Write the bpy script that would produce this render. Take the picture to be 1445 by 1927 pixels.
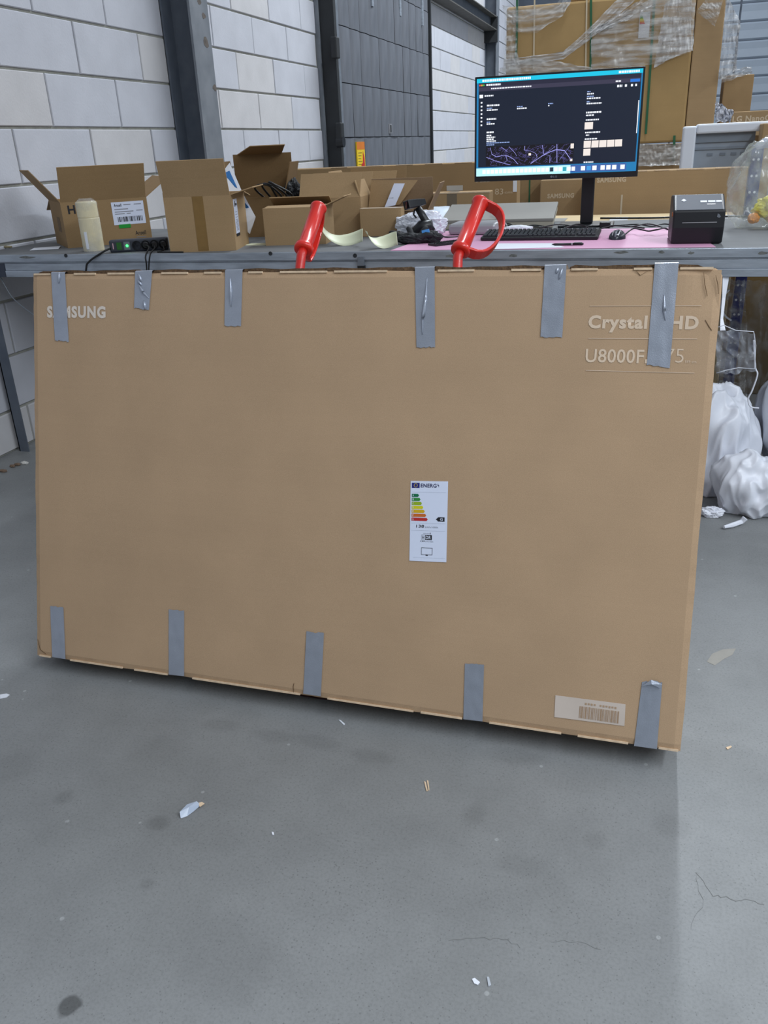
import bpy, math, random
from mathutils import Vector, Matrix, noise
random.seed(7)
scene = bpy.context.scene
COL = scene.collection
for o in list(bpy.data.objects): bpy.data.objects.remove(o)

# ------------------------------------------------------------------ camera, world, lights, exposure
FPX = 1570.655
CAM = Vector((0.0, 0.0, 1.41523))
RT = Vector((0.95755508, 0.28514877, -0.04217168))
UP = Vector((-0.07782489, 0.39661809, 0.91467884))
FW = Vector((-0.27754559, 0.87257336, -0.40197534))
cd = bpy.data.cameras.new('camera'); cam = bpy.data.objects.new('camera', cd); COL.objects.link(cam)
cd.sensor_fit = 'VERTICAL'; cd.sensor_height = 36.0; cd.sensor_width = 36.0
cd.lens = FPX * 36.0 / 1927.0
cd.clip_start = 0.02; cd.clip_end = 200
mw = Matrix((RT, UP, -FW)).transposed().to_4x4(); mw.translation = CAM
cam.matrix_world = mw
scene.camera = cam

w = bpy.data.worlds.new('world'); scene.world = w; w.use_nodes = True
bg = w.node_tree.nodes['Background']
bg.inputs[0].default_value = (0.88, 0.93, 1.0, 1); bg.inputs[1].default_value = 0.50

def area(name, loc, sx, sy, power, color=(0.86, 0.93, 1.0), rot=(0, 0, 0)):
    l = bpy.data.lights.new(name, 'AREA'); l.shape = 'RECTANGLE'; l.size = sx; l.size_y = sy
    l.energy = power; l.color = color
    o = bpy.data.objects.new(name, l); COL.objects.link(o); o.location = loc; o.rotation_euler = rot
    return o
# the hall's rows of tube lamps run away from the camera, high under the roof; the last is an added fill strip
area('tube_or_fill_row', (0.26, 13.0, 7.4), 0.25, 13.0, 980)
area('tube_or_fill_row', (6.5, 6.0, 5.6), 0.22, 16.0, 600)
area('tube_or_fill_row', (2.5, -0.6, 4.6), 0.22, 5.0, 235)  # added fill for the carton front and floor, no lamp known there

vs = scene.view_settings
vs.view_transform = 'Standard'; vs.look = 'None'; vs.exposure = 0.0; vs.gamma = 1.0; vs.use_curve_mapping = False

# ------------------------------------------------------------------ helpers
def lin(c):
    return tuple(((x/255.0)/12.92 if x/255.0 <= 0.04045 else (((x/255.0)+0.055)/1.055)**2.4) for x in c[:3])

def mat(name, c, rough=0.6, metal=0.0, var=0.08, scale=6.0, bump=0.0, bscale=60.0, c2=None, emit=None, spec=0.5, stretch=None, thr=None, trans=0.0, coat=0.0):
    """principled material with procedural colour variation"""
    m = bpy.data.materials.new(name); m.use_nodes = True
    nt = m.node_tree; N = nt.nodes; L = nt.links
    p = N['Principled BSDF']; c1 = lin(c)
    p.inputs['Roughness'].default_value = rough; p.inputs['Metallic'].default_value = metal
    p.inputs['Specular IOR Level'].default_value = spec
    p.inputs['Coat Weight'].default_value = coat
    tc = N.new('ShaderNodeTexCoord'); mp = N.new('ShaderNodeMapping'); L.new(tc.outputs['Object'], mp.inputs['Vector'])
    if stretch: mp.inputs['Scale'].default_value = stretch
    nz = N.new('ShaderNodeTexNoise'); nz.inputs['Scale'].default_value = scale; nz.inputs['Detail'].default_value = 6
    L.new(mp.outputs[0], nz.inputs['Vector'])
    rp = N.new('ShaderNodeValToRGB')
    if c2 is None:
        a = tuple(max(0, x*(1-var)) for x in c1); b = tuple(min(1, x*(1+var)) for x in c1)
    else: a = c1; b = lin(c2)
    lo, hi = thr if thr else (0.3, 0.7)
    rp.color_ramp.elements[0].position = lo; rp.color_ramp.elements[1].position = hi
    rp.color_ramp.elements[0].color = (*a, 1); rp.color_ramp.elements[1].color = (*b, 1)
    L.new(nz.outputs[0], rp.inputs[0]); L.new(rp.outputs[0], p.inputs['Base Color'])
    if bump:
        n2 = N.new('ShaderNodeTexNoise'); n2.inputs['Scale'].default_value = bscale; n2.inputs['Detail'].default_value = 4
        L.new(mp.outputs[0], n2.inputs['Vector'])
        bp = N.new('ShaderNodeBump'); bp.inputs['Strength'].default_value = bump; bp.inputs['Distance'].default_value = 0.004
        L.new(n2.outputs[0], bp.inputs['Height']); L.new(bp.outputs[0], p.inputs['Normal'])
    if emit:
        p.inputs['Emission Color'].default_value = (*lin(emit[0]), 1); p.inputs['Emission Strength'].default_value = emit[1]
    return m

def cardboard(name, c, flute=180.0, var=0.05, amt=0.5, streak=0.25):
    m = mat(name, c, rough=0.82, var=var, scale=5.0, spec=0.2)
    nt = m.node_tree; N = nt.nodes; L = nt.links; p = N['Principled BSDF']
    tc = N['Texture Coordinate']
    mp = N.new('ShaderNodeMapping'); mp.inputs['Scale'].default_value = (1.0, 1.0, 1.0); L.new(tc.outputs['Object'], mp.inputs[0])
    fx = N.new('ShaderNodeTexNoise'); fx.inputs['Scale'].default_value = flute; fx.inputs['Detail'].default_value = 3; L.new(mp.outputs[0], fx.inputs['Vector'])
    wv = N.new('ShaderNodeTexNoise'); wv.inputs['Scale'].default_value = 14.0; wv.inputs['Detail'].default_value = 2
    m2 = N.new('ShaderNodeMapping'); m2.inputs['Scale'].default_value = (0.12, 0.12, 6.0); L.new(tc.outputs['Object'], m2.inputs[0]); L.new(m2.outputs[0], wv.inputs['Vector'])
    ad = N.new('ShaderNodeMath'); ad.operation = 'ADD'; ws = N.new('ShaderNodeMath'); ws.operation = 'MULTIPLY_ADD'; ws.inputs[1].default_value = streak; ws.inputs[2].default_value = 0.5-0.5*streak; L.new(wv.outputs[0], ws.inputs[0])
    L.new(fx.outputs[0], ad.inputs[0]); L.new(ws.outputs[0], ad.inputs[1])
    r = N.new('ShaderNodeValToRGB'); r.color_ramp.elements[0].position = 0.30*2; r.color_ramp.elements[1].position = 0.70*1.0 + 0.0
    r.color_ramp.elements[0].position = 0.42; r.color_ramp.elements[1].position = 0.60
    hf = N.new('ShaderNodeMath'); hf.operation = 'MULTIPLY'; hf.inputs[1].default_value = 0.5; L.new(ad.outputs[0], hf.inputs[0]); L.new(hf.outputs[0], r.inputs[0])
    r.color_ramp.elements[0].color = (1-0.22*amt*2, 1-0.22*amt*2, 1-0.24*amt*2, 1); r.color_ramp.elements[1].color = (1.0, 1.0, 1.0, 1)
    mx = N.new('ShaderNodeMix'); mx.data_type = 'RGBA'; mx.blend_type = 'MULTIPLY'; mx.inputs[0].default_value = 1.0
    src = p.inputs['Base Color'].links[0].from_socket
    L.new(src, mx.inputs[6]); L.new(r.outputs[0], mx.inputs[7]); L.new(mx.outputs[2], p.inputs['Base Color'])
    b = N.new('ShaderNodeBump'); b.inputs['Strength'].default_value = 0.25; b.inputs['Distance'].default_value = 0.001
    L.new(fx.outputs[0], b.inputs['Height']); L.new(b.outputs[0], p.inputs['Normal'])
    return m

def film(name, c, alpha=0.35, rough=0.15, streak=None, lo=0.45, hi=0.7, amax=0.8, scale=9.0):
    """clear plastic film: see-through with glossy, milky folds"""
    m = bpy.data.materials.new(name); m.use_nodes = True
    nt = m.node_tree; N = nt.nodes; L = nt.links; p = N['Principled BSDF']
    p.inputs['Base Color'].default_value = (*lin(c), 1); p.inputs['Roughness'].default_value = rough
    p.inputs['Specular IOR Level'].default_value = 1.0
    tc = N.new('ShaderNodeTexCoord'); mp = N.new('ShaderNodeMapping'); L.new(tc.outputs['Object'], mp.inputs[0])
    if streak: mp.inputs['Scale'].default_value = streak[0]; mp.inputs['Rotation'].default_value = streak[1]
    nz = N.new('ShaderNodeTexNoise'); nz.inputs['Scale'].default_value = scale; nz.inputs['Detail'].default_value = 5; L.new(mp.outputs[0], nz.inputs['Vector'])
    mr = N.new('ShaderNodeMapRange'); mr.inputs[1].default_value = lo; mr.inputs[2].default_value = hi; mr.inputs[3].default_value = alpha; mr.inputs[4].default_value = amax
    L.new(nz.outputs[0], mr.inputs[0])
    tr = N.new('ShaderNodeBsdfTransparent'); mx = N.new('ShaderNodeMixShader')
    L.new(mr.outputs[0], mx.inputs[0]); L.new(tr.outputs[0], mx.inputs[1]); L.new(p.outputs[0], mx.inputs[2])
    L.new(mx.outputs[0], N['Material Output'].inputs['Surface'])
    return m

def at(px, py, Y=None, Z=None, X=None):
    d = FW + RT*((px-722.5)/FPX) - UP*((py-963.5)/FPX)
    if Y is not None: t = (Y-CAM.y)/d.y
    elif Z is not None: t = (Z-CAM.z)/d.z
    else: t = (X-CAM.x)/d.x
    return CAM + d*t

class MB:
    def __init__(s): s.v = []; s.f = []
    def add(s, vs, fs):
        n = len(s.v); s.v += [Vector(x) for x in vs]; s.f += [tuple(n+i for i in f) for f in fs]; return s
    def box(s, x0, x1, y0, y1, z0, z1, M=None):
        vs = [Vector((x, y, z)) for z in (z0, z1) for y in (y0, y1) for x in (x0, x1)]
        if M: vs = [M @ p for p in vs]
        return s.add(vs, [(0,2,3,1),(4,5,7,6),(0,1,5,4),(2,6,7,3),(0,4,6,2),(1,3,7,5)])
    def slab(s, q, t):
        """flat panel through four points, thickness t behind it"""
        q = [Vector(p) for p in q]; n = (q[2]-q[0]).cross(q[3]-q[1]).normalized()*t
        a = q; b = [p-n for p in q]
        return s.add(a+b, [(0,1,2,3),(7,6,5,4),(0,4,5,1),(1,5,6,2),(2,6,7,3),(3,7,4,0)])
    def poly(s, pts, t):
        """n-gon plate of thickness t"""
        pts = [Vector(p) for p in pts]; n = len(pts); nn = Vector((0,0,0))
        for i in range(n): nn += pts[i].cross(pts[(i+1) % n])
        nn = nn.normalized()*t
        return s.add(pts+[p-nn for p in pts], [tuple(range(n)), tuple(range(2*n-1, n-1, -1))]+[(i, i+n, (i+1) % n+n, (i+1) % n) for i in range(n)])
    def tube(s, path, r, n=8, cap=True, flat=None):
        path = [Vector(p) for p in path]; k = len(path); rings = []; up = None
        for i in range(k):
            t = (path[min(i+1, k-1)]-path[max(i-1, 0)])
            t = t.normalized() if t.length > 1e-9 else Vector((0,0,1))
            if up is None:
                up = Vector((0,0,1)) if abs(t.z) < 0.9 else Vector((1,0,0))
                if flat: up = Vector(flat)
            a = up - t*up.dot(t)
            if a.length < 1e-6: a = Vector((1,0,0)) - t*t.x
            a.normalize(); b = t.cross(a); up = a
            ri = r[i] if isinstance(r, (list, tuple)) else r
            rings.append([path[i]+a*ri*math.cos(2*math.pi*j/n)+b*ri*math.sin(2*math.pi*j/n) for j in range(n)])
        vs = [p for g in rings for p in g]
        fs = [(i*n+j, i*n+(j+1) % n, (i+1)*n+(j+1) % n, (i+1)*n+j) for i in range(k-1) for j in range(n)]
        if cap: fs += [tuple(range(n-1, -1, -1)), tuple((k-1)*n+j for j in range(n))]
        return s.add(vs, fs)
    def cyl(s, p0, p1, r0, r1=None, n=20): return s.tube([p0, p1], [r0, r0 if r1 is None else r1], n)
    def strap(s, path, wv, half, t):
        """flat band swept along a path; wv = width direction"""
        path = [Vector(p) for p in path]; wv = Vector(wv).normalized(); k = len(path); vs = []
        for i in range(k):
            tg = (path[min(i+1, k-1)]-path[max(i-1, 0)]).normalized(); nn = tg.cross(wv).normalized()*t/2
            h = half[i] if isinstance(half, (list, tuple)) else half
            vs += [path[i]-wv*h-nn, path[i]+wv*h-nn, path[i]+wv*h+nn, path[i]-wv*h+nn]
        fs = [(i*4+j, i*4+(j+1) % 4, (i+1)*4+(j+1) % 4, (i+1)*4+j) for i in range(k-1) for j in range(4)] + [(3,2,1,0), tuple((k-1)*4+j for j in range(4))]
        return s.add(vs, fs)
    def grid(s, fn, nu, nv):
        vs = [fn(i/nu, j/nv) for j in range(nv+1) for i in range(nu+1)]
        return s.add(vs, [(j*(nu+1)+i, j*(nu+1)+i+1, (j+1)*(nu+1)+i+1, (j+1)*(nu+1)+i) for j in range(nv) for i in range(nu)])
    def lathe(s, prof, M=None, n=24):
        k = len(prof); vs = [Vector((r*math.cos(2*math.pi*j/n), r*math.sin(2*math.pi*j/n), z)) for r, z in prof for j in range(n)]
        if M: vs = [M @ p for p in vs]
        fs = [(i*n+j, i*n+(j+1) % n, (i+1)*n+(j+1) % n, (i+1)*n+j) for i in range(k-1) for j in range(n)]
        fs += [tuple(range(n-1, -1, -1)), tuple((k-1)*n+j for j in range(n))]
        return s.add(vs, fs)
    def mesh(s, name, m, off=None, smooth=False):
        me = bpy.data.meshes.new(name); vs = s.v if off is None else [p-off for p in s.v]
        me.from_pydata([tuple(p) for p in vs], [], s.f); me.update()
        if m: me.materials.append(m)
        if smooth: me.polygons.foreach_set('use_smooth', [True]*len(me.polygons))
        return me
    def build(s, name, m, parent=None, world=False, smooth=False, bevel=0, label=None, solid=0):
        off = None
        if world and parent is not None: off = parent.location.copy()
        o = bpy.data.objects.new(name, s.mesh(name, m, off, smooth)); COL.objects.link(o); o.parent = parent
        if bevel:
            b = o.modifiers.new('bevel', 'BEVEL'); b.width = bevel; b.segments = 2; b.limit_method = 'ANGLE'; b.angle_limit = 0.7
        if solid:
            b = o.modifiers.new('solid', 'SOLIDIFY'); b.thickness = solid
        if label: o['label'] = label
        return o

def tag(o, label, cat, group=None):
    o['label'] = label; o['category'] = cat
    if group: o['group'] = group
    return o
def thing(name, label, cat, loc=(0, 0, 0), rz=0.0, group=None):
    o = bpy.data.objects.new(name, None); COL.objects.link(o); o.location = loc; o.rotation_euler = (0, 0, rz); o.empty_display_size = 0.1
    return tag(o, label, cat, group)
def struct(o): o['kind'] = 'structure'; return o
def single(mb, name, m, label, cat, base, group=None, **k):
    """a thing that is one mesh; base = its origin"""
    o = bpy.data.objects.new(name, mb.mesh(name, m, Vector(base), k.get('smooth', False))); COL.objects.link(o); o.location = base
    if k.get('bevel'):
        b = o.modifiers.new('bevel', 'BEVEL'); b.width = k['bevel']; b.segments = 2; b.limit_method = 'ANGLE'
    return tag(o, label, cat, group)

def text(name, s, m, parent, x0, x1, z0, z1, y=-0.0006, bold=0.0, M=None, fit=True, world=False, sub=None):
    """flat lettering in the local XZ plane facing -Y, fitted to the given box"""
    cu = bpy.data.curves.new('t', 'FONT'); cu.body = s; cu.offset = bold; cu.space_character = 1.0+bold*3.2; cu.resolution_u = 3
    ob = bpy.data.objects.new('t', cu); COL.objects.link(ob)
    me = bpy.data.meshes.new_from_object(ob.evaluated_get(bpy.context.evaluated_depsgraph_get()))
    bpy.data.objects.remove(ob); bpy.data.curves.remove(cu)
    xs = [v.co.x for v in me.vertices]; ys = [v.co.y for v in me.vertices]
    ax, bx, ay, by = min(xs), max(xs), min(ys), max(ys)
    for v in me.vertices:
        p = Vector((x0+(v.co.x-ax)/(bx-ax)*(x1-x0), y, z0+(v.co.y-ay)/(by-ay)*(z1-z0)))
        v.co = M @ p if M else p
    me.materials.clear(); me.materials.append(m); me.name = name
    o = bpy.data.objects.new(name, me); COL.objects.link(o); o.parent = parent
    return o

def crumple(c, r, seed, amp=0.35, freq=2.2, sub=5, floor=None):
    """faceted crumpled blob: folded bag, glove, foil"""
    import bmesh
    bm = bmesh.new(); bmesh.ops.create_icosphere(bm, subdivisions=sub, radius=1)
    mb = MB(); sd = Vector((seed*3.1, seed*1.7, seed*5.3))
    for v in bm.verts:
        d = v.co.normalized()
        n1 = noise.noise(d*freq+sd); rid = 1-abs(noise.noise(d*freq*1.9+sd*1.3))*2; r3 = 1-abs(noise.noise(d*freq*4.5+sd*0.7))*2
        k = 1+amp*(n1*0.8+rid*0.45+r3*0.16)
        p = Vector((d.x*r[0]*k, d.y*r[1]*k, d.z*r[2]*k))+Vector(c)
        if floor is not None and p.z < floor: p.z = floor+0.002*abs(n1)
        mb.v.append(p)
    mb.f = [tuple(v.index for v in f.verts) for f in bm.faces]; bm.free()
    return mb

# ------------------------------------------------------------------ materials
CB = cardboard('cardboard_tv', (189, 159, 128), flute=520, amt=0.30, streak=0.10)
CBd = cardboard('cardboard_kraft', (160, 132, 96), flute=300, amt=0.3)
CBm = cardboard('cardboard_plain', (172, 144, 108), flute=300, amt=0.3)
CBl = cardboard('cardboard_light', (214, 192, 152), flute=300, amt=0.15)
CBe = mat('cardboard_torn_edge', (92, 70, 48), rough=0.9, var=0.4, scale=120, bump=0.6, bscale=200)
CBp = mat('cardboard_pale_edge', (215, 190, 160), rough=0.9, var=0.15, scale=60)
TAPE = mat('duct_tape', (168, 174, 186), rough=0.34, metal=0.55, var=0.05, scale=30, bump=0.12, bscale=400, spec=0.5)
PRINT = mat('white_print', (222, 210, 198), rough=0.8, var=0.05)
PRINT2 = mat('white_print_faint', (216, 194, 170), rough=0.8, var=0.05)
LABELW = mat('white_label', (222, 229, 248), rough=0.5, var=0.02)
INK = mat('black_ink', (22, 24, 32), rough=0.6)
INKG = mat('grey_ink', (140, 142, 150), rough=0.6)
STEEL = mat('painted_steel_blue_grey', (82, 90, 102), rough=0.55, var=0.18, scale=9, c2=(96, 103, 113))
STEELL = mat('steel_lit_flange_and_grey', (106, 112, 120), rough=0.55, var=0.2, scale=7, c2=(126, 131, 138))  # column paint lightened for the flange's lit side; also the grey edge angle
GALV = mat('galvanised_steel', (158, 166, 176), rough=0.42, metal=0.35, var=0.22, scale=14, stretch=(0.5, 1, 3), bump=0.1)
GALVD = mat('galvanised_groove', (120, 127, 136), rough=0.5, metal=0.3, var=0.2, scale=14)
TOP = mat('bench_surface', (116, 118, 120), rough=0.75, spec=0.2, var=0.12, scale=4)
DARK = mat('near_black_paint', (34, 37, 40), rough=0.6, var=0.2)
BLACK = mat('black_plastic', (20, 22, 26), rough=0.38, var=0.1, scale=40)
BLACKM = mat('black_matte', (26, 28, 32), rough=0.7, var=0.25, scale=25, bump=0.3)
RUBBER = mat('black_cable', (16, 17, 19), rough=0.5)
RED = mat('red_plastic', (214, 40, 30), rough=0.28, var=0.07, scale=12, coat=0.3)
GREYP = mat('grey_plastic', (110, 116, 124), rough=0.4, var=0.05)
PINK = mat('pink_mat', (214, 158, 190), rough=0.6, var=0.04)
WHITE = mat('white_paper', (228, 232, 240), rough=0.6, var=0.03)
CREAM = mat('cream_film_roll', (226, 214, 176), rough=0.3, var=0.06, scale=20)
LINER = mat('pale_green_liner', (222, 226, 196), rough=0.5, var=0.03)
BAGW = mat('white_plastic_bag', (230, 233, 242), rough=0.38, var=0.08, scale=5)
FOAM = mat('white_foam', (226, 232, 242), rough=0.6, var=0.03)
FILM = film('clear_film', (210, 214, 218), alpha=0.10, rough=0.12, amax=0.5)
FILMW = film('stretch_film', (208, 208, 206), alpha=0.10, rough=0.22, streak=((0.6, 1, 5), (0, math.radians(28), 0)), lo=0.42, hi=0.66, amax=0.75, scale=5)
NAVY = mat('dark_blue_steel', (22, 32, 112), rough=0.4, var=0.15)
YEL = mat('sticker_yellow', (236, 200, 30), rough=0.5)
ORA = mat('sticker_orange', (214, 120, 34), rough=0.5)
REDP = mat('sticker_red', (190, 44, 30), rough=0.5)
GREEN = mat('green_strap', (36, 96, 62), rough=0.4)
GRTAPE = mat('green_tape', (24, 150, 52), rough=0.4)
TAPEB = mat('brown_packing_tape', (134, 104, 58), rough=0.3, var=0.08, scale=30)
BLUEP = mat('blue_print', (50, 120, 190), rough=0.5)
ALU = mat('grey_aluminium', (168, 168, 172), rough=0.4, metal=0.4, var=0.03)
GREYB = mat('grey_board', (140, 138, 132), rough=0.7, var=0.05)
TRACE = mat('trace_rust', (96, 88, 82), rough=0.8, var=0.3, scale=40)

# ------------------------------------------------------------------ floor
def floor_material():
    m = bpy.data.materials.new('concrete_floor'); m.use_nodes = True
    nt = m.node_tree; N = nt.nodes; L = nt.links; p = N['Principled BSDF']
    p.inputs['Specular IOR Level'].default_value = 0.35
    tc = N.new('ShaderNodeTexCoord')
    def nz(sc, det, rough=0.55):
        n = N.new('ShaderNodeTexNoise'); n.inputs['Scale'].default_value = sc; n.inputs['Detail'].default_value = det; n.inputs['Roughness'].default_value = rough
        L.new(tc.outputs['Object'], n.inputs['Vector']); return n
    def ramp(src, a, b, ca, cb):
        r = N.new('ShaderNodeValToRGB'); e = r.color_ramp.elements
        e[0].position = a; e[1].position = b; e[0].color = (*ca, 1); e[1].color = (*cb, 1); L.new(src, r.inputs[0]); return r
    def mul(a, b):
        x = N.new('ShaderNodeMix'); x.data_type = 'RGBA'; x.blend_type = 'MULTIPLY'; x.inputs[0].default_value = 1.0
        L.new(a, x.inputs[6]); L.new(b, x.inputs[7]); return x.outputs[2]
    big = ramp(nz(1.1, 5).outputs[0], 0.3, 0.72, lin((126, 128, 128)), lin((139, 141, 142)))
    mid = ramp(nz(6, 8, 0.65).outputs[0], 0.32, 0.62, (0.91, 0.91, 0.91), (1.03, 1.03, 1.03))
    fine = ramp(nz(160, 3, 0.7).outputs[0], 0.3, 0.55, (0.86, 0.86, 0.86), (1.03, 1.03, 1.03))
    v = N.new('ShaderNodeTexVoronoi'); v.inputs['Scale'].default_value = 105; L.new(tc.outputs['Object'], v.inputs['Vector'])
    thin = nz(3.0, 3)
    ad = N.new('ShaderNodeMath'); ad.operation = 'MULTIPLY_ADD'; ad.inputs[1].default_value = -0.28; L.new(thin.outputs[0], ad.inputs[0]); L.new(v.outputs['Distance'], ad.inputs[2])
    spk = ramp(ad.outputs[0], -0.03, 0.02, (0.74, 0.74, 0.74), (1, 1, 1))
    v2 = N.new('ShaderNodeTexVoronoi'); v2.inputs['Scale'].default_value = 9; L.new(tc.outputs['Object'], v2.inputs['Vector'])
    whit = ramp(v2.outputs['Distance'], 0.035, 0.05, (1.5, 1.5, 1.5), (1, 1, 1))
    col = mul(mul(mul(mul(big.outputs[0], mid.outputs[0]), fine.outputs[0]), spk.outputs[0]), whit.outputs[0])
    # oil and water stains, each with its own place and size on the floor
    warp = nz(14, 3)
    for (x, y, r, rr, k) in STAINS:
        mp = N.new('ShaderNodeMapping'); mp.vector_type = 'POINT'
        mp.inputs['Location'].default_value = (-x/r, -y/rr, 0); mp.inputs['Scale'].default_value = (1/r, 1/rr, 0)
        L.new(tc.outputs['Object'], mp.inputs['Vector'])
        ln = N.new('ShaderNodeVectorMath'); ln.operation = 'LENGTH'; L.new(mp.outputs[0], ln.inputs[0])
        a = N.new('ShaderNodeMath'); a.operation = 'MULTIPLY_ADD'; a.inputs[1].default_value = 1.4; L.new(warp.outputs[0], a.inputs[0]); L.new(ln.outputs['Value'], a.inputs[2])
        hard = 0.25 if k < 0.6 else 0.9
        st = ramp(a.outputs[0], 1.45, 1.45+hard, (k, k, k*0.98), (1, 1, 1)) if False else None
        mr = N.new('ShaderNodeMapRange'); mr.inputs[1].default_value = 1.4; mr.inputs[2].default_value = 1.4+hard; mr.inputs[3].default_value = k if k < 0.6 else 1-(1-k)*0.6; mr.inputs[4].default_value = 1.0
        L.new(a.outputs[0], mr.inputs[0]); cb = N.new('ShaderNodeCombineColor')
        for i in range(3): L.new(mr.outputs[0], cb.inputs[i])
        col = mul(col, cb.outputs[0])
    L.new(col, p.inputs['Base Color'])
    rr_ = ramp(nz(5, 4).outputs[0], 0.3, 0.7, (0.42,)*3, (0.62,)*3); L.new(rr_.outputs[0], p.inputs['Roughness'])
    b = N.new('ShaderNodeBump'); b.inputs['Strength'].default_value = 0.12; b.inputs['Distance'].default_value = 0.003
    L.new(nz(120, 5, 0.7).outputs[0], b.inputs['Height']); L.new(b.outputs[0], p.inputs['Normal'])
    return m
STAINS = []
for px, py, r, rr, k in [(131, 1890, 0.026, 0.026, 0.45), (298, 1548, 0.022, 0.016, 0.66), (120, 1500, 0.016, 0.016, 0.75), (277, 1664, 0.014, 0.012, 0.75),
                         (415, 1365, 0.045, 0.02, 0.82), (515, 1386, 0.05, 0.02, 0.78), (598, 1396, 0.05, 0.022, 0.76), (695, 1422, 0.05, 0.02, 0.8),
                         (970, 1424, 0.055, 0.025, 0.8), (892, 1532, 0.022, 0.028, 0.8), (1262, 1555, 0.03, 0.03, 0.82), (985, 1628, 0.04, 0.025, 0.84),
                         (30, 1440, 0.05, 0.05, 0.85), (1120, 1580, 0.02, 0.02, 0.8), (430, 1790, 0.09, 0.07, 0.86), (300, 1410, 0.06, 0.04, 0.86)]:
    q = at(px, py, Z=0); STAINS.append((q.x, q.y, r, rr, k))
fl = MB().box(-3.6, 9.0, -4.0, 22.0, -0.2, 0.0).build('floor', floor_material()); struct(fl)
def crack(pts):
    m = MB(); w3 = [at(x, y, Z=0.0004) for x, y in pts]; path = []
    for a, b in zip(w3, w3[1:]):
        for i in range(5):
            p = a.lerp(b, i/5); path.append(p+Vector((random.uniform(-1, 1), random.uniform(-1, 1), 0))*0.004)
    m.strap(path, (0.2, 1, 0), [random.uniform(0.0003, 0.0011) for _ in path], 0.0004)
    m.build('crack', mat('crack_dark', (124, 125, 124), rough=0.9), fl)
crack([(1310, 1640), (1345, 1685), (1380, 1692), (1420, 1695), (1444, 1705)])
crack([(842, 1768), (900, 1767), (950, 1766), (990, 1788)])
crack([(1040, 1770), (1090, 1775), (1140, 1786)])
crack([(1310, 1640), (1322, 1705), (1290, 1760)])
# scuffed orange-brown patch on the concrete behind the carton
sc = MB(); pc = [(1330, 1245), (1340, 1230), (1360, 1222), (1385, 1220), (1378, 1232), (1362, 1240), (1345, 1252)]
sc.poly([at(x, y, Z=0.0006) for x, y in pc][::-1], 0.0005); sc.build('stain', mat('ochre_stain', (150, 147, 140), rough=0.7, var=0.06, scale=30), fl)

# ------------------------------------------------------------------ left wall: sand-lime blocks
MORT = mat('mortar', (156, 156, 148), rough=0.95, var=0.12, scale=20, bump=0.6, bscale=120)
BLK = mat('sand_lime_block', (192, 194, 202), rough=0.9, var=0.05, scale=5, bump=0.25, bscale=90)
BLK2 = mat('sand_lime_block_warm', (198, 197, 199), rough=0.9, var=0.05, scale=5, bump=0.25, bscale=90)
wall = struct(MB().box(-3.5, -3.172, -1.0, 21.6, 0, 6.5).build('wall_left', MORT))
stuff = MB(); CH = 0.2735
def course(y0, y1, ref, sp, k, objs):
    z0 = max(0.0, 1.03+CH*k); z1 = 1.03+CH*(k+1)
    if z1 - z0 < 0.05: return
    j = ref-math.ceil((ref-y0)/sp)*sp
    while j < y1:
        a = max(j, y0)+0.006; b = min(j+sp, y1)-0.006; j += sp
        if b-a < 0.06: continue
        d = random.uniform(-0.002, 0.002)
        m = objs and MB() or stuff
        ch = 0.004; x1 = -3.16+d; g = 0.006
        A = (a, b, z0+g*1.4, z1-g)
        vs = [(-3.18, A[0], A[2]), (-3.18, A[1], A[2]), (-3.18, A[1], A[3]), (-3.18, A[0], A[3]),
              (x1-ch, A[0], A[2]), (x1-ch, A[1], A[2]), (x1-ch, A[1], A[3]), (x1-ch, A[0], A[3]),
              (x1, A[0]+ch, A[2]+ch), (x1, A[1]-ch, A[2]+ch), (x1, A[1]-ch, A[3]-ch), (x1, A[0]+ch, A[3]-ch)]
        fs = [(0,1,5,4),(1,2,6,5),(2,3,7,6),(3,0,4,7),(4,5,9,8),(5,6,10,9),(6,7,11,10),(7,4,8,11),(8,9,10,11)]
        m.add(vs, fs)
        if objs: m.build('block', BLK if random.random() < 0.6 else BLK2, wall)
for k in range(-4, 11):
    course(2.2, 5.63, 4.634 if k % 2 else 4.306, 0.670, k, True)
    course(5.87, 8.50, 6.70 if k % 2 else 7.05, 0.712, k, True)
    course(12.42, 17.36, 13.0 if k % 2 else 13.35, 0.705, k, True)
    course(-1.0, 2.2, 4.634 if k % 2 else 4.306, 0.670, k, False)
    course(17.62, 21.5, 18.0 if k % 2 else 18.35, 0.705, k, False)
for k in range(11, 19):
    course(-1.0, 5.63, 4.634 if k % 2 else 4.306, 0.670, k, False); course(5.87, 8.5, 6.7 if k % 2 else 7.05, 0.712, k, False); course(12.42, 21.5, 13 if k % 2 else 13.35, 0.705, k, False)
sb = stuff.build('block_courses', BLK, wall); sb['kind'] = 'stuff'

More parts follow.
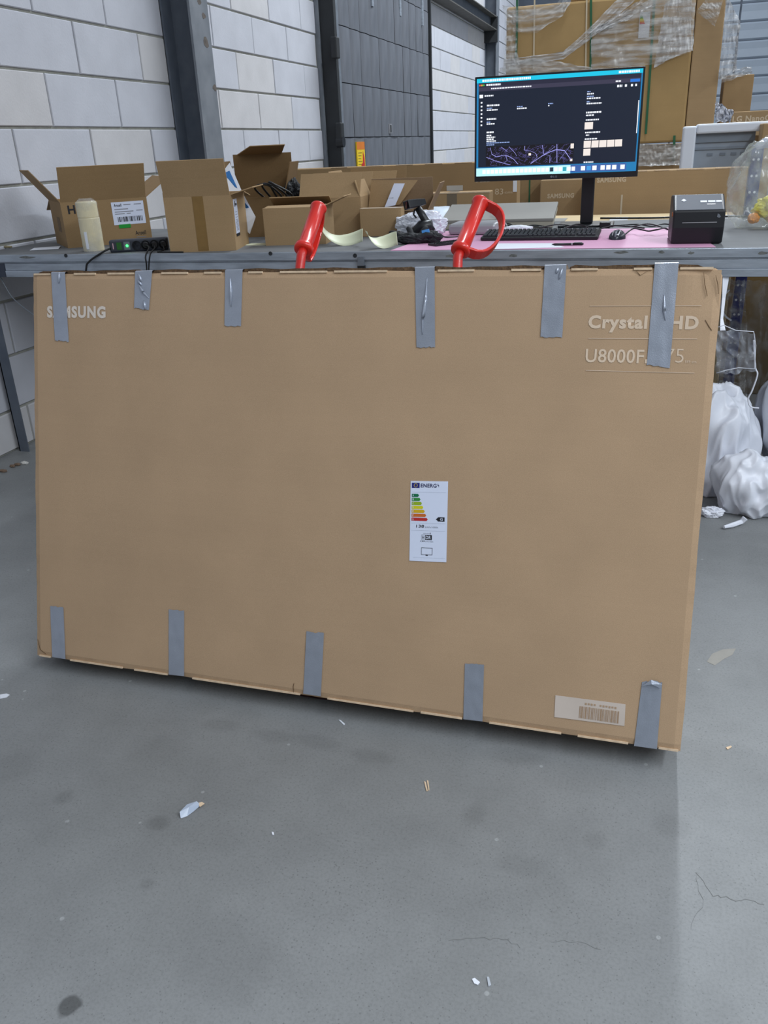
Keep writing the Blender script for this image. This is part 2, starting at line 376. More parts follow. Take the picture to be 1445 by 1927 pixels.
def h_column(name, y0, y1, depth, m1, m2, label):
    t = thing(name, label, 'column', (-3.16, (y0+y1)/2, 0)); ym = (y0+y1)/2
    MB().box(-3.16, -3.146, y0, y1, 0, 6.4).box(-3.146, -3.16+depth-0.016, ym-0.006, ym+0.006, 0, 6.4).build('web', m1, t, world=True)
    MB().box(-3.16+depth-0.016, -3.16+depth, y0, y1, 0, 6.4).build('front_flange', m2, t, world=True)
    return t
c1 = h_column('steel_column', 5.625, 5.88, 0.215, STEEL, STEELL, 'blue-grey steel column on the block wall nearest the camera, behind the open cartons')
for (px, py, s) in [(384, 30, 0.03), (388, 80, 0.045), (404, 165, 0.03), (375, 4, 0.03)]:
    q = at(px, py, X=-2.9445); m = MB(); n = 9
    m.poly([(q.x, q.y+s*(0.6+0.5*random.random())*math.cos(-6.283*i/n), q.z+s*0.7*(0.6+0.6*random.random())*math.sin(-6.283*i/n)) for i in range(n)], 0.0006)
    m.build('rust_patch', TRACE, c1, world=True)
# pale render strip where the blockwork starts again beyond the column
MB().box(-3.18, -3.15, 5.885, 5.905, 0, 6.4).build('trim_1', mat('white_render', (214, 215, 216), rough=0.9)).__setitem__('kind', 'structure')

# sectional steel door in the left wall
DX = -3.0
DOOR = mat('door_steel', (116, 119, 126), rough=0.40, metal=0.25, var=0.14, scale=5, stretch=(1, 3, 0.6), bump=0.12, bscale=9)
door = struct(MB().box(-3.17, DX-0.02, 8.60, 12.40, 0, 4.6).build('door_1', mat('door_core', (58, 63, 70), rough=0.6)))
zz = [0.03+0.4925*i for i in range(10)]; NP = 11; PY0, PY1 = 8.70, 12.33; pw = (PY1-PY0)/NP
def rib_mesh(rows):
    m = MB(); h = 0.4925-0.008
    def fn(u, v):
        y = u*(pw-0.006); z = v*h
        bow = 0.016*math.sin(math.pi*u)**0.7*(1 if rows else 0.15)*(1-0.3*math.cos(2*math.pi*v)) if 0 < u < 1 else 0
        return Vector((bow, y, z))
    m.grid(fn, 10, 6); n = len(m.v)
    m.add([(0, 0, 0), (0, pw-0.006, 0), (0, pw-0.006, h), (0, 0, h), (-0.02, 0, 0), (-0.02, pw-0.006, 0), (-0.02, pw-0.006, h), (-0.02, 0, h)], [(0,4,5,1),(1,5,6,2),(2,6,7,3),(3,7,4,0)])
    return m.mesh('panel', DOOR, None, True)
rmA, rmB = rib_mesh(True), rib_mesh(False)
for r in range(9):
    for c in range(NP):
        o = bpy.data.objects.new('panel', rmB if r == 2 else rmA); COL.objects.link(o); o.parent = door
        o.location = (DX+random.uniform(-0.002, 0.002), PY0+c*pw, zz[r])
        o.rotation_euler = (0, random.uniform(-0.006, 0.006), random.uniform(-0.012, 0.012))
MB().box(DX-0.02, DX+0.004, 8.62, 8.695, 0.02, 4.5).build('edge_strip', GALVD, door)
MB().box(DX-0.02, DX+0.03, 12.335, 12.39, 0.02, 4.5).build('edge_seal', DARK, door)
for (px, py) in [(629, 90), (638, 250)]:
    q = at(px, py, X=DX+0.02); MB().box(DX, DX+0.06, q.y-0.05, q.y+0.05, q.z-0.09, q.z+0.09).build('hinge', DARK, door, bevel=0.01)
q = at(640, 267, X=DX+0.03); MB().cyl((DX, q.y, q.z), (DX+0.07, q.y, q.z), 0.05).build('roller', BLACK, door)
q = at(735, 242, X=DX+0.02); MB().box(DX, DX+0.022, q.y-0.05, q.y+0.05, q.z-0.05, q.z+0.05).build('lock_plate', ALU, door); MB().box(DX, DX+0.026, q.y-0.02, q.y+0.02, q.z-0.04, q.z+0.04).build('keyhole', DARK, door)
for (px, py0, py1) in [(700, 2, 12), (752, 0, 30), (794, 0, 48)]:
    a = at(px, max(py0, -40), X=DX+0.02); b = at(px+1, py1, X=DX+0.02)
    MB().box(DX, DX+0.03, a.y-0.03, a.y+0.03, b.z, b.z+0.75).build('bracket', GALV, door)
q0 = at(671, 267, X=DX+0.016); q1 = at(689, 318, X=DX+0.016)
ya, yb, zb, za = q0.y, q1.y-0.02, q1.z-0.02, q0.z
st = MB().box(DX+0.002, DX+0.016, ya, yb, zb, za).build('warning_sticker', YEL, door, label='yellow warning sticker with red flame')
MB().box(DX+0.016, DX+0.0168, ya, yb, za-0.075, za).build('sticker_band', ORA, st)
fm = MB(); fy, fz = yb-0.015, zb+0.01
fm.poly([(DX+0.017, fy, fz), (DX+0.017, fy-0.01, fz+0.13), (DX+0.017, fy-0.055, fz+0.19), (DX+0.017, fy-0.07, fz+0.08), (DX+0.017, fy-0.12, fz+0.06), (DX+0.017, fy-0.13, fz)][::-1], 0.0006).build('flame_print', REDP, st)
li = MB()
for i in range(5): li.box(DX+0.016, DX+0.0166, ya+0.03, ya+0.16-0.02*(i % 3), za-0.11-i*0.028, za-0.105-i*0.028)
li.build('print_lines', INK, st)
t = thing('door_post', 'near-black steel door post between white blocks and the grey door', 'post', (-3.08, 8.56, 0))
MB().box(-3.17, -2.985, 8.535, 8.60, 0, 4.7).build('post_body', DARK, t, world=True)
MB().box(-3.17, -3.13, 8.50, 8.535, 0, 4.7).build('edge_angle', STEELL, t, world=True)
c3 = h_column('steel_column', 17.36, 17.62, 0.22, STEEL, STEELL, 'distant dark steel column at the far end of the wall, left of the wrapped pallet')
t = thing('steel_beam', 'horizontal steel beam high on the wall right of the grey door', 'beam', (-3.05, 14.9, 3.24))
MB().box(-3.15, -2.93, 12.45, 17.33, 3.24, 3.255).box(-3.15, -2.93, 12.45, 17.33, 3.445, 3.46).build('flange', mat('rusty_beam', (86, 84, 80), rough=0.7, var=0.2), t, world=True)
MB().box(-3.06, -3.04, 12.45, 17.33, 3.255, 3.445).build('web', STEEL, t, world=True)
MB().box(-3.16, -2.92, 17.28, 17.36, 3.05, 3.46).build('end_bracket', DARK, t, world=True)

# far wall with ribbed cladding
wb = struct(MB().box(-3.5, 9.0, 21.55, 21.8, 0, 8.0).build('wall_back', mat('cladding_gap', (70, 78, 90), rough=0.7)))
CLAD = mat('blue_grey_cladding', (132, 142, 154), rough=0.45, var=0.05, scale=2)
pm = MB(); H = 0.33
pm.add([(0, 0, 0), (1.16, 0, 0), (1.16, -0.03, 0.03), (0, -0.03, 0.03), (0, -0.03, H*0.55), (1.16, -0.03, H*0.55), (0, -0.045, H-0.03), (1.16, -0.045, H-0.03), (0, 0, H), (1.16, 0, H)],
       [(0, 1, 2, 3), (3, 2, 5, 4), (4, 5, 7, 6), (6, 7, 9, 8)])
pme = pm.mesh('cladding_panel', CLAD)
for r in range(22):
    for c in range(5):
        o = bpy.data.objects.new('cladding_panel', pme); COL.objects.link(o); o.parent = wb; o.location = (-0.9+c*1.2, 21.55, 0.02+r*0.345)

# the other walls of the hall, behind and right of the camera; unseen, put in to cut low ambient light
HALL = mat('hall_wall_grey', (150, 154, 158), rough=0.9, var=0.05)
struct(MB().box(-3.5, 9.0, -4.2, -4.0, 0, 4.5).build('wall_rear', HALL))
struct(MB().box(9.0, 9.2, -4.2, 21.8, 0, 5.0).build('wall_right', HALL))

# ------------------------------------------------------------------ the big TV carton, leaning back on the sack truck
bL = Vector((-1.6709564, 1.7290781, 0.05)); bu = Vector((0.99991089, -0.01081461, 0.007827)); bv = Vector((-0.00425131, 0.29782107, 0.95461224)); bn = Vector((0.01265481, 0.95456045, -0.29774855))
BW, BH, BD = 1.84, 1.122, 0.155
tv = thing('television_carton', 'large brown television carton patched with grey tape, leaning in the foreground', 'box')
M4 = Matrix((bu, bn, bv)).transposed().to_4x4(); M4.translation = bL
tv.matrix_world = M4
m = MB()
# front face as a finely divided sheet with softly crushed edges
def front(u, v):
    x = u*BW; z = v*BH; y = 0.0
    e = min(x, BW-x, z, BH-z)
    y += 0.004*max(0, 1-e/0.008)**2 + 0.0006*noise.noise(Vector((x*2.3, z*2.9, 0.3)))*min(1, e/0.05)
    if x > BW-0.07 and z > BH-0.12: y += 0.012*max(0, (x-(BW-0.07))/0.07)*max(0, (z-(BH-0.12))/0.12)
    if e < 1e-6: y += 0.002*noise.noise(Vector((x*30, z*30, 1)))
    wob = 0.0018*noise.noise(Vector((x*9, z*9, 5.0)))
    if u in (0.0, 1.0): x += wob
    if v in (0.0, 1.0): z += wob*1.4
    if u > 0.999 and v > 0.999: z -= 0.006; x -= 0.006
    return Vector((x, y, z))
m.grid(front, 120, 72)
m.box(0.002, BW-0.002, 0.006, BD, 0.004, BH-0.004)
body = m.build('body', CB, tv)
# inner lid flap standing a little proud along the top, ragged
m = MB(); path = []
for seg in [(0.012, 0.36), (0.37, 0.62), (0.64, 1.14), (1.155, 1.49), (1.505, 1.80)]:
    g = MB(); n = 24
    top = [BH+0.010+0.004*noise.noise(Vector((seg[0]+(seg[1]-seg[0])*i/n*14, 2.0, 0)))-(0.005 if i in (0, n) else 0) for i in range(n+1)]
    for i in range(n):
        xa = seg[0]+(seg[1]-seg[0])*i/n; xb = seg[0]+(seg[1]-seg[0])*(i+1)/n
        m.add([(xa, 0.010, BH-0.02), (xb, 0.010, BH-0.02), (xb, 0.012, top[i+1]), (xa, 0.012, top[i]), (xa, 0.018, BH-0.02), (xb, 0.018, BH-0.02), (xb, 0.018, top[i+1]), (xa, 0.018, top[i])],
              [(0, 1, 2, 3), (5, 4, 7, 6), (3, 2, 6, 7)])
m.build('lid_flap', CBe, tv, label='ragged dark cut edge of the lid flap')
# pale cut edges along top and bottom, broken by fold tabs
m = MB(); x = 0.004
for x0, x1 in [(0.005, 0.06), (0.14, 0.21), (0.25, 0.335), (0.42, 0.50), (0.55, 0.60), (0.68, 0.72), (0.77, 0.90), (0.92, 1.06), (1.19, 1.28), (1.37, 1.44), (1.51, 1.57), (1.65, 1.69), (1.75, 1.82)]:
    MB().box(x0, x1, -0.0008, 0.004, BH-0.0035, BH+0.0015).build('top_edge', CBp, tv)
for x0, x1 in [(0.01, 0.05), (0.12, 0.30), (0.34, 0.45), (0.53, 0.86), (0.94, 1.18), (1.20, 1.31), (1.38, 1.56), (1.60, 1.72), (1.79, 1.835)]:
    MB().box(x0, x1, -0.0008, 0.004, -0.0012, 0.0028+0.001*random.random()).build('bottom_edge', CBp, tv)
# crushed corner folds top right, small nicks
CREASE = mat('dark_crease', (104, 80, 54), rough=0.9)
for pts in [[(1.800, 1.112), (1.805, 1.085), (1.812, 1.06)], [(1.826, 1.105), (1.832, 1.085), (1.835, 1.065)], [(1.812, 1.008), (1.822, 0.992), (1.828, 0.985)], [(0.842, 0.004), (0.840, 0.02), (0.842, 0.03)], [(1.655, 1.117), (1.665, 1.106), (1.68, 1.116)], [(0.005, 0.05), (0.014, 0.02), (0.035, 0.008)]]:
    MB().strap([(a, -0.0006, b) for a, b in pts], (1, 0, 0.3), [0.0004]+[0.0009]*(len(pts)-2)+[0.0006], 0.001).build('fold_crease', CREASE, tv)
TAPES = [[(0.0651,1.1254),(0.1115,1.125),(0.1227,0.9338),(0.076,0.9375)], [(0.3392,1.126),(0.3925,1.127),(0.3833,1.0222),(0.3363,1.0278)],
 [(0.6127,1.1265),(0.6639,1.1274),(0.6624,0.9823),(0.6139,0.9832)], [(1.1321,1.1283),(1.1819,1.1291),(1.1928,0.9362),(1.1453,0.9353)],
 [(1.4481,1.1301),(1.4984,1.1308),(1.4995,0.965),(1.4485,0.9655)], [(1.6947,1.1322),(1.7459,1.1328),(1.745,0.8981),(1.6944,0.9077)],
 [(0.0518,0.1587),(0.0988,0.159),(0.1051,0.0024),(0.0579,0.0028)], [(0.453,0.192),(0.5024,0.1945),(0.5048,0.0044),(0.455,0.0024)],
 [(0.8743,0.179),(0.9248,0.1806),(0.9215,0.0049),(0.8704,0.005)], [(1.3097,0.1477),(1.3588,0.15),(1.363,0.0026),(1.3134,0.0006)],
 [(1.7402,0.1584),(1.7859,0.1622),(1.7865,-0.0014),(1.7338,-0.002)]]
WR = {0: [[(0.60, 0.0), (0.52, 0.16)]], 1: [[(0.20, 0.05), (0.42, 0.28)], [(0.15, 0.22), (0.45, 0.38)], [(0.18, 0.30), (0.55, 0.55), (0.95, 0.70)], [(0.62, 0.76), (0.78, 1.0)]],
      2: [[(0.30, 0.12), (0.36, 0.40), (0.38, 0.66)]], 3: [[(0.62, 0.12), (0.52, 0.4), (0.36, 0.62), (0.33, 0.84)], [(0.52, 0.3), (0.46, 0.62)]], 4: [[(0.62, 0.03), (0.55, 0.12)], [(0.82, 0.04), (0.70, 0.2)]], 5: [[(0.50, 0.30), (0.56, 0.45), (0.64, 0.55)]]}
for ti, q in enumerate(TAPES):
    topT = ti < 6
    def P(u, v, d=0.0):
        a = Vector(q[0]).lerp(Vector(q[1]), u); b = Vector(q[3]).lerp(Vector(q[2]), u); p = a.lerp(b, v)
        return Vector((p.x, -0.0018-d, p.y))
    m = MB(); nu, nv = 10, 26
    def fn(u, v):
        d = 0.0006*noise.noise(Vector((u*3+ti, v*5, ti*2.2)))
        p = P(u, v, d)
        torn = v if topT else 1-v
        if torn > 0.999: p.z += 0.004*noise.noise(Vector((u*7, ti*3.3, 0.5)))
        return p
    m.grid(fn, nu, nv)
    z1 = BH if topT else 0.0
    # the strip goes on over the edge of the carton
    e0, e1 = (P(0, 0), P(1, 0)) if topT else (P(0, 1), P(1, 1))
    dz = 0.003 if topT else -0.003
    m.add([e0, e1, e1+Vector((0, 0.006, dz)), e0+Vector((0, 0.006, dz)), e1+Vector((0, 0.07, dz)), e0+Vector((0, 0.07, dz))], [(0, 1, 2, 3), (3, 2, 4, 5)])
    o = m.build('tape_strip', TAPE, tv, smooth=True, label='grey duct tape strip')
    for wr in WR.get(ti, []):
        k = MB(); pts = []
        for a, b in zip(wr, wr[1:]):
            for i in range(6): pts.append(P(a[0]+(b[0]-a[0])*i/5, a[1]+(b[1]-a[1])*i/5, 0.001))
        k.tube(pts, [0.0006+0.0034*math.sin(math.pi*i/(len(pts)-1)) for i in range(len(pts))], 6)
        k.build('wrinkle', TAPE, o, smooth=True)
# torn top of the last lower strip
m = MB(); m.poly([(1.741, -0.005, 0.150), (1.760, -0.006, 0.168), (1.775, -0.005, 0.166), (1.786, -0.005, 0.160), (1.782, -0.005, 0.150), (1.762, -0.009, 0.158)], 0.001).build('torn_end', TAPE, tv)
# printed lettering
text('lettering', 'SAMSUNG', PRINT, tv, 0.0494, 0.2442, 0.9995, 1.033, y=-0.0010, bold=0.05)
text('lettering', 'Crystal UHD', PRINT2, tv, 1.557, 1.799, 0.9775, 1.017, y=-0.0010, bold=0.04)
text('lettering', 'U8000F', PRINT2, tv, 1.556, 1.687, 0.9085, 0.940, y=-0.0010, bold=0.012)
MB().box(1.690, 1.712, -0.0012, -0.0008, 0.909, 0.918).build('printed_mark', PRINT2, tv)
text('lettering', '75', PRINT2, tv, 1.733, 1.773, 0.912, 0.943, y=-0.0010, bold=-0.01)
text('lettering', '189 cm', PRINT2, tv, 1.777, 1.801, 0.912, 0.918, y=-0.0010)
m = MB()
for (a, b) in [((1.558, 1.0375), (1.8018, 1.0395)), ((1.5595, 0.9634), (1.7988, 0.9657)), ((1.5585, 0.8898), (1.7993, 0.8899))]:
    m.strap([(a[0], -0.0010, a[1]), (b[0], -0.0010, b[1])], (0, 0, 1), 0.0006, 0.0004)
m.build('printed_rule', PRINT2, tv)
# printed barcode panel, lower right
bc = MB(); bq = [(1.5398, 0.0967), (1.7067, 0.0981), (1.7082, 0.0436), (1.5408, 0.0409)]
bc.slab([(x, -0.0014, z) for x, z in bq][::-1], 0.0006); bc = bc.build('barcode_panel', mat('printed_panel', (206, 192, 180), rough=0.8), tv, label='pale printed panel with barcode')
m = MB(); x = 1.600
while x < 1.694:
    wd = random.choice([0.0007, 0.0012, 0.0018]); m.box(x, x+wd, -0.0020, -0.0015, 0.048, 0.078); x += wd+random.choice([0.0009, 0.0014, 0.0021])
m.build('bars', mat('brown_bars', (168, 136, 104), rough=0.8), bc)
dg = MB(); DGM = mat('brown_digits', (176, 148, 120), rough=0.8)
for k in range(11):
    if k != 4: dg.box(1.612+k*0.0070, 1.6165+k*0.0070, -0.0020, -0.0015, 0.083+0.0008*(k % 2), 0.088)
dg = dg.build('digits', DGM, bc); dg['kind'] = 'stuff'
# EU energy label
q = [(1.1456, 0.6026), (1.2419, 0.6068), (1.2482, 0.4029), (1.1515, 0.398)]
o0 = Vector((q[3][0], 0, q[3][1])); ex = Vector((q[2][0]-q[3][0], 0, q[2][1]-q[3][1])); ez = Vector((q[0][0]-q[3][0], 0, q[0][1]-q[3][1]))
ML = Matrix((Vector((ex.x, 0, ex.z)), Vector((0, 1, 0)), Vector((ez.x, 0, ez.z)))).transposed().to_4x4(); ML.translation = o0+Vector((0, -0.0014, 0))
def LB(x0, x1, z0, z1, y=-0.0004): return [ML @ Vector(p) for p in ((x0, y, z0), (x1, y, z0), (x1, y, z1), (x0, y, z1))]
en = MB().slab(LB(0, 1, 0, 1, 0), 0.0006).build('energy_label', LABELW, tv, label='white energy label with coloured arrows')
MB().slab(LB(0.035, 0.245, 0.915, 0.978), 0.0002).build('flag_panel', mat('eu_blue', (28, 34, 120), rough=0.5), en)
st = MB()
for i in range(12):
    a = i*math.pi/6; cx, cz = 0.14+0.045*math.cos(a), 0.9465+0.022*math.sin(a); st.slab(LB(cx-0.007, cx+0.007, cz-0.0033, cz+0.0033, -0.0008), 0.0002)
st.build('stars', mat('eu_yellow', (230, 205, 60), rough=0.5), en)
NAVYI = mat('navy_ink', (26, 28, 80), rough=0.6)
text('lettering', 'ENERG', NAVYI, en, 0.275, 0.70, 0.922, 0.970, y=-0.0005, bold=0.02, M=ML)
MB().poly([ML @ Vector(p) for p in ((0.735, -0.0005, 0.975), (0.725, -0.0005, 0.950), (0.75, -0.0005, 0.945), (0.755, -0.0005, 0.925), (0.765, -0.0005, 0.950), (0.745, -0.0005, 0.955))][::-1], 0.0002).build('bolt', NAVYI, en)
ecol = [(0, 110, 70), (50, 140, 60), (150, 180, 30), (214, 208, 20), (214, 172, 20), (206, 106, 34), (190, 36, 34)]
for i, c in enumerate(ecol):
    z1 = 0.842-i*0.0495; z0 = z1-0.039; xe = 0.235+i*0.0405
    a = MB().poly([ML @ Vector(p) for p in ((0.04, -0.0005, z0), (xe-0.03, -0.0005, z0), (xe, -0.0005, (z0+z1)/2), (xe-0.03, -0.0005, z1), (0.04, -0.0005, z1))], 0.0003).build('class_arrow', mat('arrow_%d' % i, c, rough=0.5), en)
    text('letter', 'ABCDEFG'[i], LABELW, en, 0.062, 0.095, z0+0.008, z1-0.008, y=-0.0009, bold=0.01, M=ML)
z0, z1 = 0.505, 0.558
a = MB().poly([ML @ Vector(p) for p in ((0.70, -0.0005, (z0+z1)/2), (0.76, -0.0005, z0), (0.93, -0.0005, z0), (0.93, -0.0005, z1), (0.76, -0.0005, z1))], 0.0003).build('rating_arrow', INK, en)
text('letter', 'G', LABELW, en, 0.81, 0.885, z0+0.01, z1-0.01, y=-0.0009, bold=0.02, M=ML)
text('lettering', '138', INK, en, 0.175, 0.385, 0.422, 0.458, y=-0.0005, bold=0.015, M=ML)
text('lettering', 'kWh/1000h', INKG, en, 0.42, 0.76, 0.420, 0.440, y=-0.0005, M=ML)
text('lettering', 'HDR', INK, en, 0.36, 0.46, 0.283, 0.325, y=-0.0005, M=ML) if False else None
MB().slab(LB(0.42, 0.60, 0.270, 0.333), 0.0003).build('hdr_block', INK, en)
text('lettering', 'H', INK, en, 0.345, 0.395, 0.283, 0.322, y=-0.0009, bold=0.01, M=ML)
text('lettering', 'DR', LABELW, en, 0.435, 0.575, 0.281, 0.322, y=-0.0009, bold=0.015, M=ML)
m = MB()
for f4 in [(0.32, 0.42, 0.332, 0.334), (0.32, 0.42, 0.27, 0.272), (0.32, 0.324, 0.27, 0.334)]: m.slab(LB(*f4), 0.0002)
for f4 in [(0.32, 0.62, 0.168, 0.173), (0.32, 0.62, 0.082, 0.087), (0.32, 0.33, 0.082, 0.173), (0.61, 0.62, 0.082, 0.173), (0.44, 0.50, 0.072, 0.082)]: m.slab(LB(*f4), 0.0003)
m.build('pictogram', INK, en)
text('lettering', '199', INK, en, 0.295, 0.41, 0.243, 0.262, y=-0.0005, bold=0.01, M=ML)
text('lettering', 'kWh/1000h', INKG, en, 0.43, 0.64, 0.243, 0.256, y=-0.0005, M=ML)
text('lettering', 'SDR/HDR', INKG, en, 0.37, 0.52, 0.345, 0.357, y=-0.0005, M=ML)
text('letter', 'G', INK, en, 0.535, 0.575, 0.343, 0.361, y=-0.0005, bold=0.02, M=ML)
RULE = mat('pale_rule', (190, 196, 208))
for z, x0, x1 in [(0.862, 0.03, 0.96), (0.478, 0.03, 0.96), (0.385, 0.03, 0.96), (0.046, 0.1, 0.96)]: MB().slab(LB(x0, x1, z, z+0.002), 0.0002).build('rule', RULE, en)

# ------------------------------------------------------------------ red sack truck behind the carton
tr = thing('sack_truck', 'red hand truck whose two looped grips rise behind the leaning carton', 'hand truck', (-0.70, 2.15, 0))
H1b, H1t = Vector((-0.933, 2.30, 1.159)), Vector((-0.930, 2.43, 1.257)); H2b, H2t = Vector((-0.479, 2.30, 1.152)), Vector((-0.449, 2.42, 1.262))
REDM = mat('red_painted_tube', (200, 38, 30), rough=0.35, var=0.1, scale=20, coat=0.2)
for hb, ht, g in ((H1b, H1t, Vector((-0.30, 0.75, -0.55))), (H2b, H2t, Vector((1.0, 0.30, -0.34)))):
    d = (ht-hb).normalized(); foot = Vector((hb.x, 1.955, 0.10))
    bend = hb-Vector((0, 0.055, 0.075))
    MB().tube([foot, foot.lerp(bend, 0.5), bend, hb-d*0.03, hb+d*0.02], 0.0135, 12).build('upright_tube', REDM, tr, world=True, smooth=True)
    MB().tube([bend+Vector((0.004, 0.03, -0.03)), bend+Vector((0.01, 0.12, -0.22)), Vector((hb.x, 2.2, 0.3)), Vector((hb.x, 2.13, 0.13))], 0.010, 10).build('rear_strut', REDM, tr, world=True, smooth=True)
    Q = d.to_track_quat('Z', 'Y').to_matrix().to_4x4(); Q.translation = hb
    ln = (ht-hb).length
    grip = MB().lathe([(0.016, -0.012), (0.026, -0.012), (0.0275, -0.006), (0.0265, 0.004), (0.0205, 0.008), (0.0205, ln-0.012), (0.024, ln-0.008), (0.0245, ln), (0.020, ln+0.005), (0.006, ln+0.007)], Q, 24).build('grip', RED, tr, world=True, smooth=True)
    g = (g-d*g.dot(d)).normalized(); R_ = 0.072; pts = []
    for i in range(17):
        s = i/16; ang = math.pi*(s-0.5)
        prof = [(0.0, 0.012), (0.5, 0.11)]
        hh = ln*0.5-0.002+(ln*0.5+0.0)*math.sin(ang)*1.0; rr = R_*max(0.0, math.cos(ang))**0.55
        if s < 0.5: hh += 0.03*math.sin(math.pi*s)*0.3
        pts.append(hb+d*hh+g*(rr+0.012))
    wdir = d.cross(g)
    MB().strap(pts, wdir, [0.020]*17, 0.008).build('hand_guard', RED, tr, world=True, bevel=0.003)
for z, y in ((0.35, 2.03), (0.75, 2.15), (1.0, 2.22)):
    MB().tube([(-0.933, y, z), (-0.48, y, z)], 0.011, 10).build('cross_bar', REDM, tr, world=True, smooth=True)
MB().box(-0.89, -0.565, 1.785, 1.99, 0.001, 0.005).box(-0.89, -0.565, 1.985, 1.99, 0.005, 0.12).build('toe_plate', mat('dark_red_plate', (58, 24, 22), rough=0.5, var=0.2), tr, world=True)
MB().tube([(-1.03, 2.12, 0.125), (-0.38, 2.12, 0.125)], 0.010, 12).build('axle', GALVD, tr, world=True)
for x in (-1.04, -0.37):
    MB().lathe([(0.02, -0.032), (0.09, -0.032), (0.118, -0.025), (0.125, -0.01), (0.125, 0.01), (0.118, 0.025), (0.09, 0.032), (0.02, 0.032)], Matrix.Translation((x, 2.12, 0.125)) @ Matrix.Rotation(math.pi/2, 4, 'Y'), 32).build('wheel', BLACKM, tr, world=True, smooth=True)

# ------------------------------------------------------------------ packing bench
ZT = 1.013; FY = 3.45; BY = 4.66
be = thing('packing_bench', 'long grey steel packing bench with galvanised front rail', 'workbench', (-0.8, 4.0, 0))
MB().box(-3.14, 1.9, FY+0.004, BY, ZT-0.012, ZT).build('worktop', TOP, be, world=True)
rail = MB()
prof = [(0.0, ZT-0.001), (-0.004, ZT-0.004), (-0.004, ZT-0.030), (0.003, ZT-0.038), (0.006, ZT-0.040)]
rail.box(-3.14, 1.9, FY-0.004, FY+0.004, ZT-0.034, ZT-0.0005).box(-3.14, 1.9, FY+0.001, FY+0.03, ZT-0.040, ZT-0.034)
rail.build('upper_rail', GALV, be, world=True, bevel=0.002)
MB().box(-2.955, 1.9, FY+0.004, FY+0.03, ZT-0.074, ZT-0.041).box(-2.955, 1.9, FY+0.0, FY+0.03, ZT-0.104, ZT-0.0745).build('lower_rail', GALV, be, world=True, bevel=0.002)
MB().box(-3.14, 1.9, BY-0.04, BY, ZT-0.1, ZT-0.012).build('rear_rail', GALV, be, world=True)
for x in (-3.10, -1.05, 1.0):
    for y in (3.47, 4.58):
        MB().box(x-0.03, x+0.03, y, y+0.006, 0, ZT-0.05).box(x-0.03, x-0.024, y, y+0.06, 0, ZT-0.05).build('leg', STEEL, be, world=True)
    if x > -2: MB().box(x-0.02, x+0.02, 3.5, 4.6, 0.25, 0.29).build('side_brace', STEEL, be, world=True)
MB().box(-3.14, -2.955, FY+0.0, FY+0.02, ZT-0.104, ZT-0.041).build('corner_plate', mat('dark_blue_grey', (52, 58, 72), rough=0.5), be, world=True)
for px, py in ((124, 481), (509, 477), (668, 481)):
    q = at(px, py, Y=FY-0.004); MB().cyl((q.x, FY-0.006, q.z), (q.x, FY-0.003, q.z), 0.0085, None, 14).build('bolt_hole', DARK, be, world=True)
q = at(680, 490, Y=FY)
MB().box(q.x-0.012, q.x+0.014, FY-0.014, FY+0.0, ZT-0.075, ZT-0.020).build('joint_clip', GALVD, be, world=True); MB().box(q.x-0.014, q.x+0.018, FY-0.016, FY-0.002, ZT-0.082, ZT-0.056).build('clip_bracket', BLACK, be, world=True)
for px, py, wd in ((52, 484, 0.05), (1245, 474, 0.012), (1170, 475, 0.03), (1435, 476, 0.02), (1300, 476, 0.012), (850, 482, 0.03), (965, 481, 0.02)):
    q = at(px, py, Y=FY-0.004); n = 10
    MB().poly([(q.x+wd*(0.6+0.5*random.random())*math.cos(6.283*i/n), FY-0.0046, min(q.z, ZT-0.012)+0.007*(0.5+0.5*random.random())*math.sin(6.283*i/n)) for i in range(n)], 0.0004).build('scuff', mat('scuff_grey', (104, 106, 104), rough=0.8, var=0.3, scale=60), be, world=True)

# ------------------------------------------------------------------ cartons on the bench
def carton(name, label, corner, yaw, w, d, h, flaps, mt, cat='box', t=0.005, inner=None, tilt=None, group=None):
    """open carton; corner = front-bottom-left; flaps: side -> (angle, length); 90 = upright, 180 = out flat, 250 = hanging"""
    o = thing(name, label, cat, corner, yaw, group)
    if tilt: o.rotation_euler = (tilt[0], tilt[1], yaw)
    m = MB()
    m.box(0, w, 0, t, 0, h).box(0, w, d-t, d, 0, h).box(0, t, t, d-t, 0, h).box(w-t, w, t, d-t, 0, h).box(t, w-t, t, d-t, 0, t)
    m.build('body', mt, o)
    for side, (ang, ln) in flaps.items():
        a = math.radians(ang); c, s = math.cos(a)*ln, math.sin(a)*ln
        cut = 0.012
        if side == 'front': q = [(cut*0.3, 0, h), (w-cut*0.3, 0, h), (w-cut*0.3, c, h+s), (cut*0.3, c, h+s)]
        elif side == 'back': q = [(w, d, h), (0, d, h), (0, d-c, h+s), (w, d-c, h+s)]
        elif side == 'left': q = [(0, d, h), (0, 0, h), (c, cut, h+s), (c, d-cut, h+s)]
        else: q = [(w, 0, h), (w, d, h), (w-c, d-cut, h+s), (w-c, cut, h+s)]
        MB().slab(q, 0.004).build('flap', mt, o)
    return o

